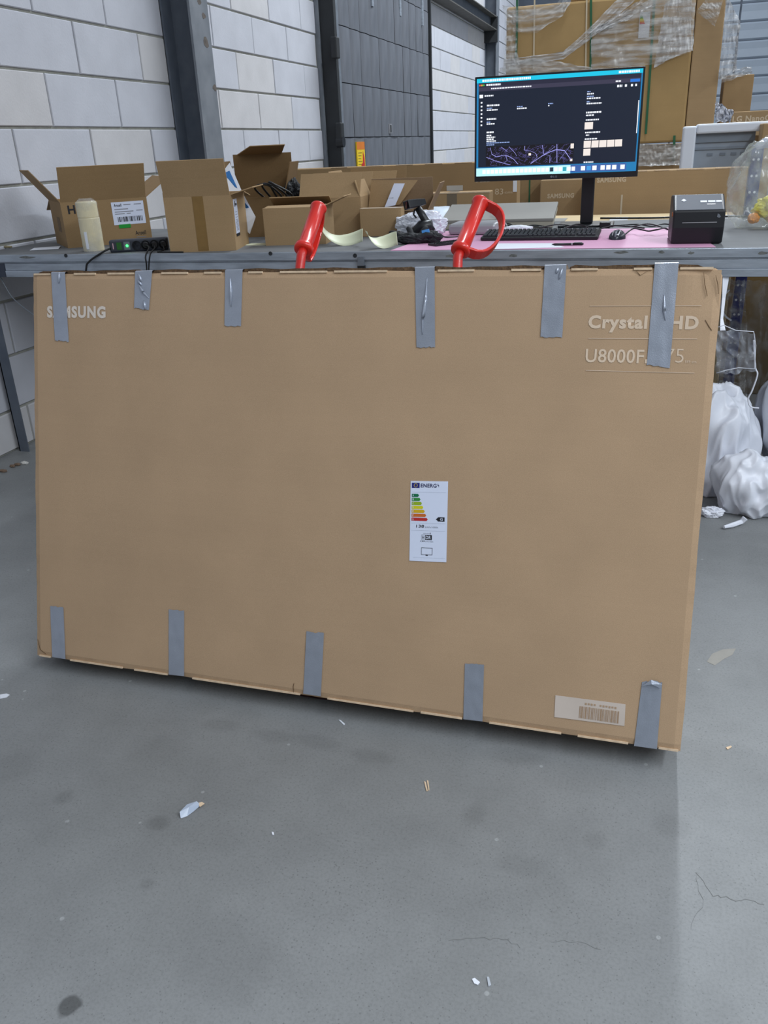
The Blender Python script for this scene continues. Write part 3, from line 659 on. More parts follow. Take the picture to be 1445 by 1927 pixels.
# open glove carton at the left end
an = carton('glove_carton', 'open glove carton with white barcode label and green tape at the left bench end', (-2.749, 3.684, ZT), math.radians(45), 0.42, 0.36, 0.213,
            {'front': (112, 0.17), 'left': (128, 0.19), 'right': (146, 0.16), 'back': (200, 0.16)}, CBd)
text('lettering', 'Hy', INK, an, 0.030, 0.098, 0.145, 0.198, bold=0.03)
lb = MB().box(0.240, 0.400, -0.0012, -0.0002, 0.090, 0.198).build('shipping_label', LABELW, an, label='white label with barcode')
text('lettering', 'Ansell', INK, lb, 0.252, 0.290, 0.176, 0.190, y=-0.0016, bold=0.02)
m = MB()
for z, x0, x1 in [(0.182, 0.300, 0.335), (0.182, 0.352, 0.388), (0.162, 0.252, 0.320), (0.150, 0.252, 0.345), (0.152, 0.360, 0.392), (0.140, 0.252, 0.30), (0.140, 0.31, 0.33)]: m.box(x0, x1, -0.0018, -0.0014, z, z+0.004)
m.build('print_lines', INKG, lb)
m = MB(); x = 0.262
while x < 0.385:
    wd = random.choice([0.0015, 0.003, 0.005]); m.box(x, x+wd, -0.0018, -0.0014, 0.104, 0.128); x += wd+random.choice([0.0015, 0.003, 0.004])
m.build('bars', INK, lb)
MB().box(0.262, 0.320, -0.0024, -0.0018, 0.074, 0.092).build('green_tape', GRTAPE, an, label='strip of green tape')
text('lettering', 'Ansell', INK, an, 0.338, 0.392, 0.036, 0.056, bold=0.015)
MB().box(0.342, 0.39, -0.001, -0.0002, 0.024, 0.027).build('print_rule', INKG, an)
MB().box(0.05, 0.13, -0.0, 0.0, 0, 0) if False else None
sd = MB(); sd.box(-0.0012, -0.0002, 0.10, 0.19, 0.07, 0.14).build('print_patch', mat('brown_print', (120, 98, 72), rough=0.8, var=0.35, scale=60), an)

# stacked cream tape rolls
q = Vector((-2.525, 3.575, ZT))
ro = thing('tape_roll_stack', 'stack of two cream tape rolls in clear wrap beside the glove carton', 'tape rolls', q)
ro.rotation_euler = (0, 0, 0)
MB().lathe([(0.028, 0.0), (0.047, 0.0), (0.0485, 0.004), (0.0485, 0.146), (0.047, 0.150), (0.028, 0.150)], None, 36).build('lower_roll', CREAM, ro, smooth=False)
MB().lathe([(0.028, 0.151), (0.0465, 0.151), (0.0475, 0.155), (0.0475, 0.216), (0.046, 0.220), (0.028, 0.220)], Matrix.Translation((-0.003, 0.002, 0)), 36).build('upper_roll', CREAM, ro)
wrp = MB(); n = 40
def wf(u, v):
    a = u*2*math.pi; r = 0.0495+0.0016*noise.noise(Vector((math.cos(a)*5, math.sin(a)*5, v*9))); z = v*0.235
    if v > 0.93: r *= 1-(v-0.93)*6
    return Vector((r*math.cos(a), r*math.sin(a), z))
wrp.grid(wf, n, 24).build('clear_wrap', FILM, ro, smooth=True)
MB().box(-0.004, 0.010, -0.0515, -0.0495, 0.012, 0.09).build('paper_strip', WHITE, ro)

# power strip
pa = at(190, 479, Z=ZT); pa = Vector((-2.372, 3.475, ZT)); yawp = math.radians(24)
ps = thing('power_strip', 'dark grey power strip with green lit switch on the bench edge', 'power strip', pa, yawp)
MB().box(0, 0.265, 0, 0.05, 0.0, 0.055).build('housing', mat('strip_housing', (52, 56, 66), rough=0.45), ps, bevel=0.008)
MB().box(0.016, 0.020, -0.001, 0.002, 0.016, 0.042).build('mark', mat('pink_mark', (210, 170, 180)), ps)
MB().box(0.034, 0.056, -0.002, 0.003, 0.012, 0.044).build('rocker_switch', mat('switch_body', (18, 22, 18), rough=0.3, emit=((60, 160, 60), 0.15)), ps)
MB().box(0.066, 0.094, -0.001, 0.002, 0.010, 0.046).build('indicator_plate', GREYP, ps)
MB().lathe([(0.001, -0.001), (0.006, -0.001), (0.005, 0.003), (0.001, 0.004)], Matrix.Translation((0.081, -0.001, 0.028)) @ Matrix.Rotation(math.pi/2, 4, 'X'), 14).build('indicator_light', mat('green_led', (40, 220, 80), emit=((50, 255, 90), 5.0)), ps)
for i in range(4):
    x = 0.124+i*0.040
    MB().lathe([(0.019, 0.0), (0.021, 0.0), (0.021, 0.003), (0.019, 0.003), (0.0185, -0.004), (0.001, -0.004)], Matrix.Translation((x, 0.0, 0.027)) @ Matrix.Rotation(math.pi/2, 4, 'X'), 20).build('socket', BLACK, ps)
for i in (1, 2, 3):
    x = 0.124+i*0.040
    MB().cyl((x, -0.002, 0.027), (x+0.004, -0.022, 0.027), 0.017, 0.012, 16).build('plug', BLACK, ps)
def cable(name, pts, r, label, mt=RUBBER, base=None, group=None, n=8):
    P = [Vector(p) for p in pts]; path = []
    for i in range(len(P)-1):
        p0 = P[max(i-1, 0)]; p1 = P[i]; p2 = P[i+1]; p3 = P[min(i+2, len(P)-1)]
        for k in range(8):
            t = k/8; path.append(0.5*((2*p1)+(p2-p0)*t+(2*p0-5*p1+4*p2-p3)*t*t+(3*p1-p0-3*p2+p3)*t*t*t))
    path.append(P[-1])
    return single(MB().tube(path, r, n), name, mt, label, 'cable', tuple(P[0]), group, smooth=True)
R1 = ps.location
def PSL(x, y, z): return R1 + Matrix.Rotation(yawp, 3, 'Z') @ Vector((x, y, z))
cable('power_cable', [PSL(0.005, 0.0, 0.02), PSL(-0.02, -0.02, 0.012), at(168, 492, Y=3.425), at(162, 508, Y=3.42), at(161, 560, Y=3.42)], 0.0045, 'black mains cable hanging from the left end of the power strip')
cable('power_cable', [PSL(0.164, -0.02, 0.027), PSL(0.185, -0.05, 0.02), at(274, 482, Y=3.42), at(276, 505, Y=3.415), at(276, 560, Y=3.41)], 0.0035, 'black plug cable dropping in front of the bench, left of the pair')
cable('power_cable', [PSL(0.204, -0.02, 0.027), PSL(0.21, -0.05, 0.015), at(283, 478, Y=3.418), at(280, 505, Y=3.413), at(280, 560, Y=3.41)], 0.0035, 'black plug cable dropping in front of the bench, right of the pair')
cable('power_cable', [PSL(0.244, -0.022, 0.027), PSL(0.25, -0.05, 0.006), Vector((-2.12, 3.47, ZT+0.004)), Vector((-2.06, 3.457, ZT+0.004)), Vector((-1.98, 3.452, ZT+0.004))], 0.003, 'thin black cable lying along the bench edge under the tall carton')

# tall carton with brown tape
b2 = carton('tall_carton', 'tall open carton with a brown tape band standing at the bench front edge', (-2.050, 3.462, ZT), math.radians(13.5), 0.300, 0.28, 0.232,
            {'front': (108, 0.155), 'right': (165, 0.10), 'left': (100, 0.02), 'back': (190, 0.14)}, CBm)
MB().box(0.128, 0.176, -0.0010, -0.0002, 0.004, 0.232).build('brown_tape', TAPEB, b2, label='vertical band of brown packing tape')
MB().box(0.128, 0.176, 0.004, 0.12, -0.0004, 0.0) .build('brown_tape', TAPEB, b2)
lb = MB().box(0.3002, 0.3012, 0.035, 0.105, 0.068, 0.212).build('address_label', LABELW, b2, label='narrow white label with black foot')
MB().box(0.3013, 0.3018, 0.035, 0.105, 0.056, 0.068).build('label_foot', INK, lb)
m = MB()
for i in range(9): m.box(0.3013, 0.3017, 0.05, 0.095, 0.080+i*0.0055, 0.0825+i*0.0055)
for z in (0.135, 0.146, 0.157): m.box(0.3013, 0.3017, 0.05, 0.09, z, z+0.002)
m.build('print_lines', INKG, lb)
MB().box(0.3013, 0.3019, 0.050, 0.062, 0.180, 0.204).box(0.3013, 0.3019, 0.068, 0.092, 0.184, 0.194).build('logo', INK, lb)
# blue and white pouch poking out of it
t = thing('printed_pouch', 'white and blue printed pouch sticking out behind the tall carton', 'pouch', (-1.80, 3.77, ZT))
q = [at(405, 330, Y=3.86), at(455, 386, Y=3.86), at(447, 398, Y=3.86), at(478, 405, Y=3.86), at(465, 372, Y=3.86), at(430, 306, Y=3.86), at(421, 312, Y=3.86)]
q = [at(420, 322, Y=3.86), at(424, 400, Y=3.80), at(470, 440, Y=3.80), at(481, 408, Y=3.83), at(456, 362, Y=3.86), at(432, 306, Y=3.88)]
MB().poly(q, 0.004).build('pouch_body', WHITE, t, world=True)
e = Vector((0.002, -0.006, 0))
MB().poly([at(421, 326, Y=3.86)+e, at(424, 344, Y=3.86)+e, at(447, 354, Y=3.86)+e, at(432, 321, Y=3.87)+e], 0.001).build('blue_print', BLUEP, t, world=True)
MB().poly([at(461, 381, Y=3.84)+e, at(461, 393, Y=3.84)+e, at(469, 390, Y=3.84)+e], 0.001).build('blue_print', BLUEP, t, world=True)

# open carton with raised flaps behind (dark inside), bundle of cables in it
bc_ = at(492, 350, Y=4.50)
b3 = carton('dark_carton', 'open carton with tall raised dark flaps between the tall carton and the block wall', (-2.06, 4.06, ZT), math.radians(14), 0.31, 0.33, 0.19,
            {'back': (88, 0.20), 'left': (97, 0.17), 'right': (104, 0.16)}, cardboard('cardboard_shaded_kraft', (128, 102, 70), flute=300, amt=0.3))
MB().slab([(0.02, 0.325, 0.385), (0.26, 0.325, 0.385), (0.30, 0.20, 0.425), (0.12, 0.20, 0.425)], 0.004).build('bent_flap', CBm, b3)
for i in range(3):
    cable('bundled_cable', [Vector((-1.86+0.03*i, 4.15, ZT+0.17)), Vector((-1.88+0.04*i, 4.05, ZT+0.235+0.01*i)), Vector((-1.80+0.02*i, 4.02, ZT+0.25)), Vector((-1.76+0.03*i, 4.08, ZT+0.20)), Vector((-1.80+0.02*i, 4.2, ZT+0.15))], 0.005,
          ['leftmost black coiled cable in the dark-flapped open carton', 'middle black coiled cable in the dark-flapped open carton', 'rightmost black coiled cable in the dark-flapped open carton'][i], group='cables in the dark carton')
single(crumple((-1.745, 4.22, ZT+0.19), (0.045, 0.06, 0.055), 4, 0.5), 'cable_bundle', BLACKM, 'black tangled bundle at the right rim of the dark-flapped carton', 'cable bundle', (-1.745, 4.22, ZT+0.12))

# small carton with a pale flap, in front
b4 = carton('low_carton', 'low carton with one pale flap bent out, left of the first red grip', (-1.690, 3.70, ZT), math.radians(8), 0.285, 0.20, 0.162,
            {'right': (158, 0.10), 'front': (4, 0.085), 'back': (30, 0.08)}, CBm)
MB().slab([(0.287, 0.0, 0.163), (0.292, 0.19, 0.163), (0.375, 0.19, 0.190), (0.36, 0.01, 0.178)], 0.003).build('pale_flap', CBl, b4) if False else None
# larger carton behind it with a leaning flap
b5 = carton('flap_carton', 'brown carton with a broad flap leaning back, behind the low carton', (-1.665, 4.08, ZT), math.radians(4), 0.315, 0.22, 0.178,
            {'front': (62, 0.125), 'back': (120, 0.12), 'right': (70, 0.08)}, CBm)
b6 = carton('long_carton', 'long carton with two flaps spread, behind the carton bearing a white label', (-1.57, 4.385, ZT), math.radians(1), 0.31, 0.24, 0.20,
            {'front': (48, 0.11), 'back': (100, 0.10), 'left': (120, 0.1)}, CBd)
# carton with raised side flap bearing a shipping label
b7 = carton('labelled_carton', 'open carton whose raised side flap carries a white shipping label', (-1.335, 4.12, ZT), math.radians(6), 0.31, 0.20, 0.105,
            {'back': (84, 0.145), 'right': (116, 0.135), 'front': (170, 0.02)}, cardboard('cardboard_greyish', (150, 126, 100), flute=300, amt=0.3))
MB().slab([(0.333, 0.20, 0.118), (0.20, 0.201, 0.118), (0.215, 0.199, 0.245), (0.41, 0.19, 0.262)], 0.004).build('corner_flap', CBm, b7) if False else None
q = [at(724, 390, Y=4.20), at(744, 386, Y=4.20), at(762, 345, Y=4.22), at(742, 345, Y=4.22)]
sl = thing('shipping_flap', 'tilted cardboard flap with white shipping label and small barcode, right of the open cartons', 'cardboard flap', (-1.12, 4.22, ZT+0.1))
MB().slab([at(693, 392, Y=4.235), at(752, 385, Y=4.225), at(786, 339, Y=4.245), at(699, 339, Y=4.26)], 0.004).build('panel', CBm, sl, world=True)
MB().slab([p+Vector((0, -0.004, 0)) for p in q], 0.001).build('shipping_label', LABELW, sl, world=True, label='white shipping label')
m = MB()
for i in range(7):
    a = at(729+i*1.8, 379.5-i*0.25, Y=4.208); m.box(a.x, a.x+0.0022, a.y-0.0045, a.y-0.004, a.z-0.0, a.z+0.016)
m.build('bars', INK, sl, world=True)
b8 = thing('small_carton', 'small closed carton standing right of the first red grip', 'box', (-1.335, 4.03, ZT), math.radians(3))
MB().box(0, 0.205, 0, 0.07, 0.0, 0.128).build('body', CBm, b8, bevel=0.002)
MB().box(0.0, 0.205, 0.0, 0.0705, 0.128, 0.1285).build('top_tape', mat('clear_tape', (196, 180, 160), rough=0.3), b8)

# curled backing-paper offcuts
def curl(name, label, loc, rz, L_, W_, bend, twist=0.0):
    m = MB()
    def fn(u, v):
        a = (u-0.5)*bend; r = L_/bend
        p = Vector((r*math.sin(a), (v-0.5)*W_*(1-0.5*abs(u-0.5)), r*(1-math.cos(a))))
        p = Matrix.Rotation(twist*(u-0.5), 3, 'X') @ p
        return p
    m.grid(fn, 20, 4); m.v = [Matrix.Rotation(math.radians(34), 3, 'X') @ p for p in m.v]; zmin = min(p.z for p in m.v)
    m.v = [p-Vector((0, 0, zmin)) for p in m.v]
    o = bpy.data.objects.new(name, m.mesh(name, LINER, None, True)); COL.objects.link(o); o.location = loc; o.rotation_euler = (0, 0, rz)
    o.modifiers.new('solid', 'SOLIDIFY').thickness = 0.0008
    return tag(o, label, 'paper strip')
curl('backing_paper', 'curled pale green backing paper in front of the small closed carton', (-1.30, 3.68, ZT+0.001), math.radians(10), 0.23, 0.075, 2.2, 1.1)
curl('backing_paper', 'curled pale green backing paper next to the pink mat corner', (-1.09, 3.56, ZT+0.001), math.radians(26), 0.17, 0.075, 2.7, 1.2)
single(MB().box(-1.81, -1.69, 3.72, 3.80, ZT, ZT+0.0015), 'backing_paper', LINER, 'flat pale green paper between the tall carton and the low carton', 'paper', (-1.75, 3.76, ZT))
# plastic bag
single(crumple((-1.03, 4.02, ZT+0.052), (0.105, 0.07, 0.055), 11, 0.35, 2.6, 5, ZT+0.001), 'plastic_bag', BAGW, 'crumpled white plastic bag left of the barcode scanner', 'plastic bag', (-1.03, 4.02, ZT), smooth=False)
# black gloves
gl = thing('work_gloves', 'bunched black work gloves with a blue badge beside the barcode scanner', 'gloves', (-1.02, 3.70, ZT))
for i, (dx, dy, a, l) in enumerate([(0.0, 0.0, 2.6, 0.09), (0.03, 0.01, 1.9, 0.085), (0.06, 0.02, 1.2, 0.08), (0.05, -0.01, 0.3, 0.08), (-0.02, 0.0, 3.3, 0.075), (0.09, 0.02, 0.1, 0.07)]):
    b = Vector((dx, dy, 0.022)); tip = b+Vector((math.cos(a)*l, math.sin(a)*0.3*l, 0.004+0.045*math.sin(a)*(1 if a < 3 else 0)))
    MB().tube([b, b.lerp(tip, 0.3), b.lerp(tip, 0.6)+Vector((0, 0, 0.006)), b.lerp(tip, 0.9), tip], [0.017, 0.015, 0.013, 0.011, 0.005], 10).build('finger', BLACKM, gl, smooth=True)
crumple((0.03, 0.01, 0.022), (0.07, 0.035, 0.022), 3, 0.3, 2.0, 4, 0.001).build('palm', BLACKM, gl)
crumple((0.11, 0.03, 0.024), (0.045, 0.03, 0.024), 8, 0.3, 2.0, 4, 0.001).build('cuff', BLACKM, gl)
MB().box(0.085, 0.118, -0.008, -0.002, 0.020, 0.040, Matrix.Rotation(-0.2, 4, 'Y')).build('blue_badge', mat('blue_badge', (80, 160, 230), rough=0.4), gl)
# barcode scanner on its stand
sn = thing('barcode_scanner', 'black pistol-grip barcode scanner upright in its stand', 'scanner', (-0.93, 3.86, ZT))
hd = [at(761, 377, Y=3.84), at(797, 373, Y=3.86), at(799, 386, Y=3.86), at(766, 393, Y=3.84)]
a = at(764, 386, Y=3.82); b = at(798, 380, Y=3.93)
MB().tube([a, a.lerp(b, 0.12), a.lerp(b, 0.5), b], [0.026, 0.0265, 0.024, 0.018], 4, flat=(0.55, 0.1, 0.8)).build('head', BLACK, sn, world=True, bevel=0.004)
MB().box(-0.02, 0.02, -0.004, 0.0, -0.014, 0.014, Matrix.Translation(a) @ Matrix.Rotation(-1.1, 4, 'Z')).build('scan_window', mat('scan_window', (60, 20, 24), rough=0.1), sn, world=True)
g0 = at(786, 390, Y=3.885); g1 = at(812, 436, Y=3.89)
MB().tube([g0, g0.lerp(g1, 0.4), g0.lerp(g1, 0.75), g1], [0.0165, 0.017, 0.019, 0.021], 12).build('grip', BLACK, sn, world=True, smooth=True)
MB().tube([g0+Vector((-0.012, -0.012, -0.008)), g0+Vector((-0.016, -0.016, -0.03)), g0+Vector((-0.004, -0.014, -0.045))], 0.004, 6).build('trigger', BLACK, sn, world=True)
c = at(800, 446, Y=3.86); c.z = ZT
MB().tube([c+Vector((-0.06, 0, 0.0)), c+Vector((-0.055, 0, 0.03)), c+Vector((-0.02, 0.01, 0.055)), c+Vector((0.03, 0.01, 0.060))], [0.005, 0.02, 0.03, 0.026], 12).build('cradle', BLACK, sn, world=True, smooth=True)
MB().lathe([(0.062, 0.0), (0.066, 0.004), (0.060, 0.012), (0.034, 0.026), (0.028, 0.05)], Matrix.Translation(c) @ Matrix.Diagonal((1, 0.75, 1, 1)), 28).build('base', BLACK, sn, world=True, smooth=True)
cable('scanner_cable', [c+Vector((0.03, 0.02, 0.02)), c+Vector((0.10, 0.06, 0.004)), c+Vector((0.16, 0.12, 0.004)), c+Vector((0.22, 0.35, 0.004))], 0.0035, 'black scanner cable running back from the scanner stand')
# pink desk mat, paper, pen, notebook
mt_ = MB().poly([(-1.02, 3.462, ZT+0.002), (0.245, 3.475, ZT+0.002), (0.16, 4.22, ZT+0.002), (-0.96, 4.22, ZT+0.002)], 0.002)
single(mt_, 'desk_mat', PINK, 'pink desk mat under the keyboard, mouse and label printer', 'desk mat', (-0.4, 3.84, ZT))
single(MB().poly([at(916, 469, Z=ZT+0.003), at(1062, 465, Z=ZT+0.003), at(1039, 457.5, Z=ZT+0.003), at(930, 458, Z=ZT+0.003)], 0.0006), 'paper_sheet', WHITE, 'white paper sheet on the pink mat in front of the keyboard', 'paper', (-0.5, 3.6, ZT+0.002))
pn = thing('pen', 'black ballpoint pen lying on the white sheet', 'pen', (-0.40, 3.64, ZT+0.003))
p0 = at(1038, 460, Z=ZT+0.008); p1 = at(1098, 459, Z=ZT+0.008)
MB().tube([p0, p0.lerp(p1, 0.1), p0.lerp(p1, 0.62)], [0.001, 0.0045, 0.005], 12).build('barrel', BLACK, pn, world=True, smooth=True)
MB().tube([p0.lerp(p1, 0.62), p0.lerp(p1, 0.66)], 0.0053, 12).build('ring', ALU, pn, world=True)
MB().tube([p0.lerp(p1, 0.66), p0.lerp(p1, 0.96), p1], [0.005, 0.005, 0.003], 12).build('cap', BLACK, pn, world=True, smooth=True)
MB().tube([p0.lerp(p1, 0.7)+Vector((0, 0, 0.006)), p0.lerp(p1, 0.95)+Vector((0, 0, 0.006))], 0.0015, 6).build('clip', ALU, pn, world=True)
nb = thing('comb_notebook', 'black comb-bound pad left of the second red grip on the pink mat', 'notebook', at(842, 460, Z=ZT+0.002))
a = at(821, 463.5, Z=ZT+0.003); b = at(866, 458, Z=ZT+0.003); dd = (b-a).normalized(); per = Vector((-dd.y, dd.x, 0))
MB().slab([a, b, b+per*0.05, a+per*0.05], 0.0).build('pad', BLACK, nb, world=True) if False else None
MB().slab([a+Vector((0, 0, 0.008)), b+Vector((0, 0, 0.008)), b+per*0.06+Vector((0, 0, 0.008)), a+per*0.06+Vector((0, 0, 0.008))], 0.0075).build('pad', BLACK, nb, world=True)
m = MB(); nL = int((b-a).length/0.008)
for i in range(nL):
    c = a+dd*(i+0.5)*0.008+Vector((0, 0, 0.010)); m.tube([c+per*0.002, c+per*0.010+Vector((0, 0, 0.006)), c+per*0.02], 0.002, 5)
k_ = m.build('comb', BLACKM, nb, world=True); k_['kind'] = 'stuff'
# keyboard
kb = thing('keyboard', 'long black keyboard on the pink mat before the monitor', 'keyboard', (-0.70, 3.765, ZT+0.003), math.radians(-1.5))
kb.rotation_euler = (math.radians(6), 0, math.radians(-1.5))
MB().box(0, 0.50, 0, 0.15, 0, 0.014).build('case', BLACK, kb, bevel=0.004)
m = MB(); KEY = mat('keycap', (34, 36, 42), rough=0.45)
for r in range(6):
    x = 0.010
    while x < 0.475:
        wd = 0.0165 if not (r == 0 and 0.10 < x < 0.2) else 0.1
        z = 0.014; y = 0.010+r*0.0225; a_ = 0.0015
        m.add([(x, y, z), (x+wd, y, z), (x+wd, y+0.018, z), (x, y+0.018, z), (x+a_, y+a_, z+0.007), (x+wd-a_, y+a_, z+0.007), (x+wd-a_, y+0.018-a_*1.6, z+0.0075), (x+a_, y+0.018-a_*1.6, z+0.0075)],
              [(0, 1, 5, 4), (1, 2, 6, 5), (2, 3, 7, 6), (3, 0, 4, 7), (4, 5, 6, 7)])
        x += wd+0.0025+(0.008 if abs(x-0.31) < 0.009 or abs(x-0.385) < 0.009 else 0)
kk = m.build('keys', KEY, kb); kk['kind'] = 'stuff'
for x in (0.03, 0.46): MB().box(x, x+0.02, 0.135, 0.145, -0.016, 0.0).build('foot', BLACK, kb)
# mouse
ms = thing('mouse', 'black and grey computer mouse on the pink mat right of the keyboard', 'mouse', (-0.125, 3.79, ZT+0.002), math.radians(-8))
def msf(u, v):
    a = u*2*math.pi; t = v*math.pi/2
    x = 0.031*math.cos(a)*math.cos(t)**0.6; y = 0.052*math.sin(a)*math.cos(t)**0.6; z = 0.036*math.sin(t)*(0.85-0.15*math.sin(a)*-1)
    x *= 1-0.12*math.cos(2*a+math.pi)
    return Vector((x, y, z))
MB().grid(msf, 28, 8).build('shell', mat('mouse_shell', (44, 48, 56), rough=0.3), ms, smooth=True)
MB().tube([(0.0, -0.050, 0.012), (0.0, -0.038, 0.024), (0.0, -0.012, 0.0345)], 0.0035, 8).build('wheel', GREYP, ms, smooth=True)
for s in (-1, 1):
    MB().strap([(s*0.012, -0.046, 0.018), (s*0.013, -0.03, 0.028), (s*0.013, 0.0, 0.034)], (1, 0, -0.2*s), 0.002, 0.001).build('grey_inlay', ALU, ms)
# small aluminium computer, envelopes, grey board
mm = thing('mini_computer', 'flat silver mini computer behind the second red grip', 'computer', (-0.90, 4.02, ZT+0.002), math.radians(-3))
MB().box(0, 0.225, 0, 0.19, 0.002, 0.05).build('case', ALU, mm, bevel=0.012); MB().box(0.02, 0.205, 0.02, 0.17, 0.0, 0.003).build('foot', BLACK, mm)
MB().box(0.185, 0.20, -0.0005, 0.0015, 0.022, 0.025).build('status_light', WHITE, mm)
single(MB().slab([at(808, 428, Z=ZT+0.012), at(890, 424, Z=ZT+0.012), at(884, 402, Z=ZT+0.03), at(812, 405, Z=ZT+0.03)], 0.010), 'padded_envelope', mat('pale_blue_envelope', (206, 218, 232), rough=0.5), 'pale blue padded envelope lying behind the barcode scanner', 'envelope', (-1.1, 4.6, ZT), bevel=0.003) if False else None
en_ = thing('padded_envelope', 'pale blue padded envelope lying behind the barcode scanner', 'envelope', (-1.245, 4.36, ZT+0.001), math.radians(4))
en_.rotation_euler = (math.radians(24), 0, math.radians(2))
def ef(u, v): return Vector((u*0.24, v*0.22, 0.004+0.022*math.sin(math.pi*u)**0.6*math.sin(math.pi*v)**0.6+0.004*noise.noise(Vector((u*5, v*5, 3)))))
MB().grid(ef, 20, 14).build('pouch', mat('pale_blue_envelope', (206, 220, 234), rough=0.5, var=0.03), en_, smooth=True); MB().box(0, 0.24, 0, 0.22, 0, 0.004).build('back_sheet', WHITE, en_)
gb = thing('grey_flat_box', 'flat grey lidded box propped up on the bench behind the second red grip', 'box', (-1.00, 4.32, ZT+0.0005), math.radians(3))
gb.rotation_euler = (math.radians(10), 0, math.radians(2))
MB().box(0, 0.55, 0, 0.31, 0, 0.030).build('tray', mat('grey_card', (178, 172, 156), rough=0.7), gb, bevel=0.002); MB().box(-0.003, 0.553, -0.003, 0.313, 0.030, 0.045).build('lid', GREYB, gb, bevel=0.003)
MB().box(0.02, 0.53, 0.27, 0.30, -0.05, 0.0).build('prop', GREYB, gb)

single(crumple((-0.60, 4.20, ZT+0.012), (0.065, 0.03, 0.013), 21, 0.25, 2.0, 4, ZT+0.001), 'paper_sachet', WHITE, 'small white sachet lying among the cables behind the keyboard', 'sachet', (-0.60, 4.2, ZT))

# ------------------------------------------------------------------ monitor
mo = thing('monitor', 'large black monitor on a stand showing a dark web page with a map', 'monitor', (-0.448, 4.30, ZT))
mo.rotation_euler = (0, 0, 0.02)
MW, MH = 0.757, 0.452; MC = Vector((0, -0.005, 1.460-ZT)); TL = -0.03
MX = Matrix.Translation(MC) @ Matrix.Rotation(TL, 4, 'X')
pnl = MB().box(-MW/2, MW/2, 0, 0.022, -MH/2, MH/2, MX).build('panel', BLACK, mo, bevel=0.002)
MB().box(-0.2, 0.2, 0.022, 0.05, -0.12, 0.12, MX).build('rear_housing', BLACK, mo, bevel=0.006)
EM = {}
def em(name, c, s):
    if name not in EM:
        m = bpy.data.materials.new('screen_'+name); m.use_nodes = True; p = m.node_tree.nodes['Principled BSDF']
        p.inputs['Base Color'].default_value = (0.01, 0.01, 0.01, 1); p.inputs['Roughness'].default_value = 0.3
        p.inputs['Emission Color'].default_value = (*lin(c), 1); p.inputs['Emission Strength'].default_value = s; EM[name] = m
    return EM[name]
SX0, SX1, SZ0, SZ1 = -MW/2+0.009, MW/2-0.009, -MH/2+0.024, MH/2-0.009
def S(x0, x1, z0, z1, y, m=None):
    """screen rectangle in 0..1 coordinates, z from the top"""
    m = m or MB(); X0 = SX0+(SX1-SX0)*x0; X1 = SX0+(SX1-SX0)*x1; Z0 = SZ1-(SZ1-SZ0)*z1; Z1 = SZ1-(SZ1-SZ0)*z0
    return m.add([MX @ Vector(p) for p in ((X0, y, Z0), (X1, y, Z0), (X1, y, Z1), (X0, y, Z1))], [(0, 1, 2, 3)])
scr = S(0, 1, 0, 1, -0.0006).build('screen', em('wallpaper', (30, 130, 190), 0.9), mo, label='lit screen')
S(0, 1, 0, 0.042, -0.0009).build('menu_bar', em('cyan', (20, 200, 235), 1.0), scr)
S(0.012, 0.992, 0.042, 0.905, -0.0009).build('page', em('page', (16, 26, 46), 1.0), scr)
S(0.012, 0.992, 0.045, 0.085, -0.0012).build('tab_bar', em('tabs', (36, 36, 58), 1.0), scr)
S(0.012, 0.992, 0.085, 0.125, -0.0012).build('address_bar', em('addr', (58, 56, 78), 1.0), scr)
S(0.93, 0.985, 0.094, 0.122, -0.0015).build('button', em('blue', (40, 120, 220), 1.0), scr)
S(0.0, 0.60, 0.915, 1.0, -0.0009).build('dock', em('dock', (185, 240, 248), 1.1), scr)
S(0.60, 0.94, 0.915, 0.99, -0.0009).build('dock_end', em('dockend', (60, 100, 170), 1.0), scr)
Wt = MB(); Bt = MB()
def words(x, z, wd, h, m):
    e = x+wd
    while x < e:
        k = random.uniform(0.006, 0.016); S(x, min(x+k, e), z, z+h, -0.0014, m); x += k+0.003
for x, z, wd, h in [(0.035, 0.010, 0.30, 0.022), (0.86, 0.010, 0.12, 0.022), (0.06, 0.056, 0.09, 0.018), (0.09, 0.097, 0.25, 0.012), (0.05, 0.165, 0.055, 0.014), (0.065, 0.262, 0.08, 0.016), (0.065, 0.310, 0.07, 0.013), (0.255, 0.310, 0.06, 0.013), (0.065, 0.40, 0.06, 0.016), (0.065, 0.450, 0.05, 0.013),
                     (0.065, 0.535, 0.045, 0.016), (0.065, 0.568, 0.03, 0.012), (0.065, 0.588, 0.055, 0.012), (0.065, 0.608, 0.045, 0.012), (0.065, 0.628, 0.06, 0.012), (0.68, 0.205, 0.04, 0.013), (0.68, 0.250, 0.08, 0.013), (0.68, 0.300, 0.09, 0.013), (0.68, 0.385, 0.09, 0.017), (0.68, 0.415, 0.05, 0.013), (0.68, 0.460, 0.08, 0.014), (0.68, 0.585, 0.09, 0.014), (0.685, 0.612, 0.02, 0.012), (0.68, 0.650, 0.075, 0.013), (0.68, 0.885, 0.06, 0.014), (0.447, 0.300, 0.008, 0.01), (0.855, 0.142, 0.03, 0.022), (0.90, 0.142, 0.015, 0.022), (0.935, 0.142, 0.012, 0.022), (0.96, 0.142, 0.01, 0.022), (0.845, 0.100, 0.03, 0.014)]:
    words(x, z, wd, h, Wt)
for i in range(7): S(0.026, 0.036, 0.23+i*0.038, 0.246+i*0.038, -0.0014, Wt)
S(0.018, 0.04, 0.158, 0.192, -0.0014, Wt)
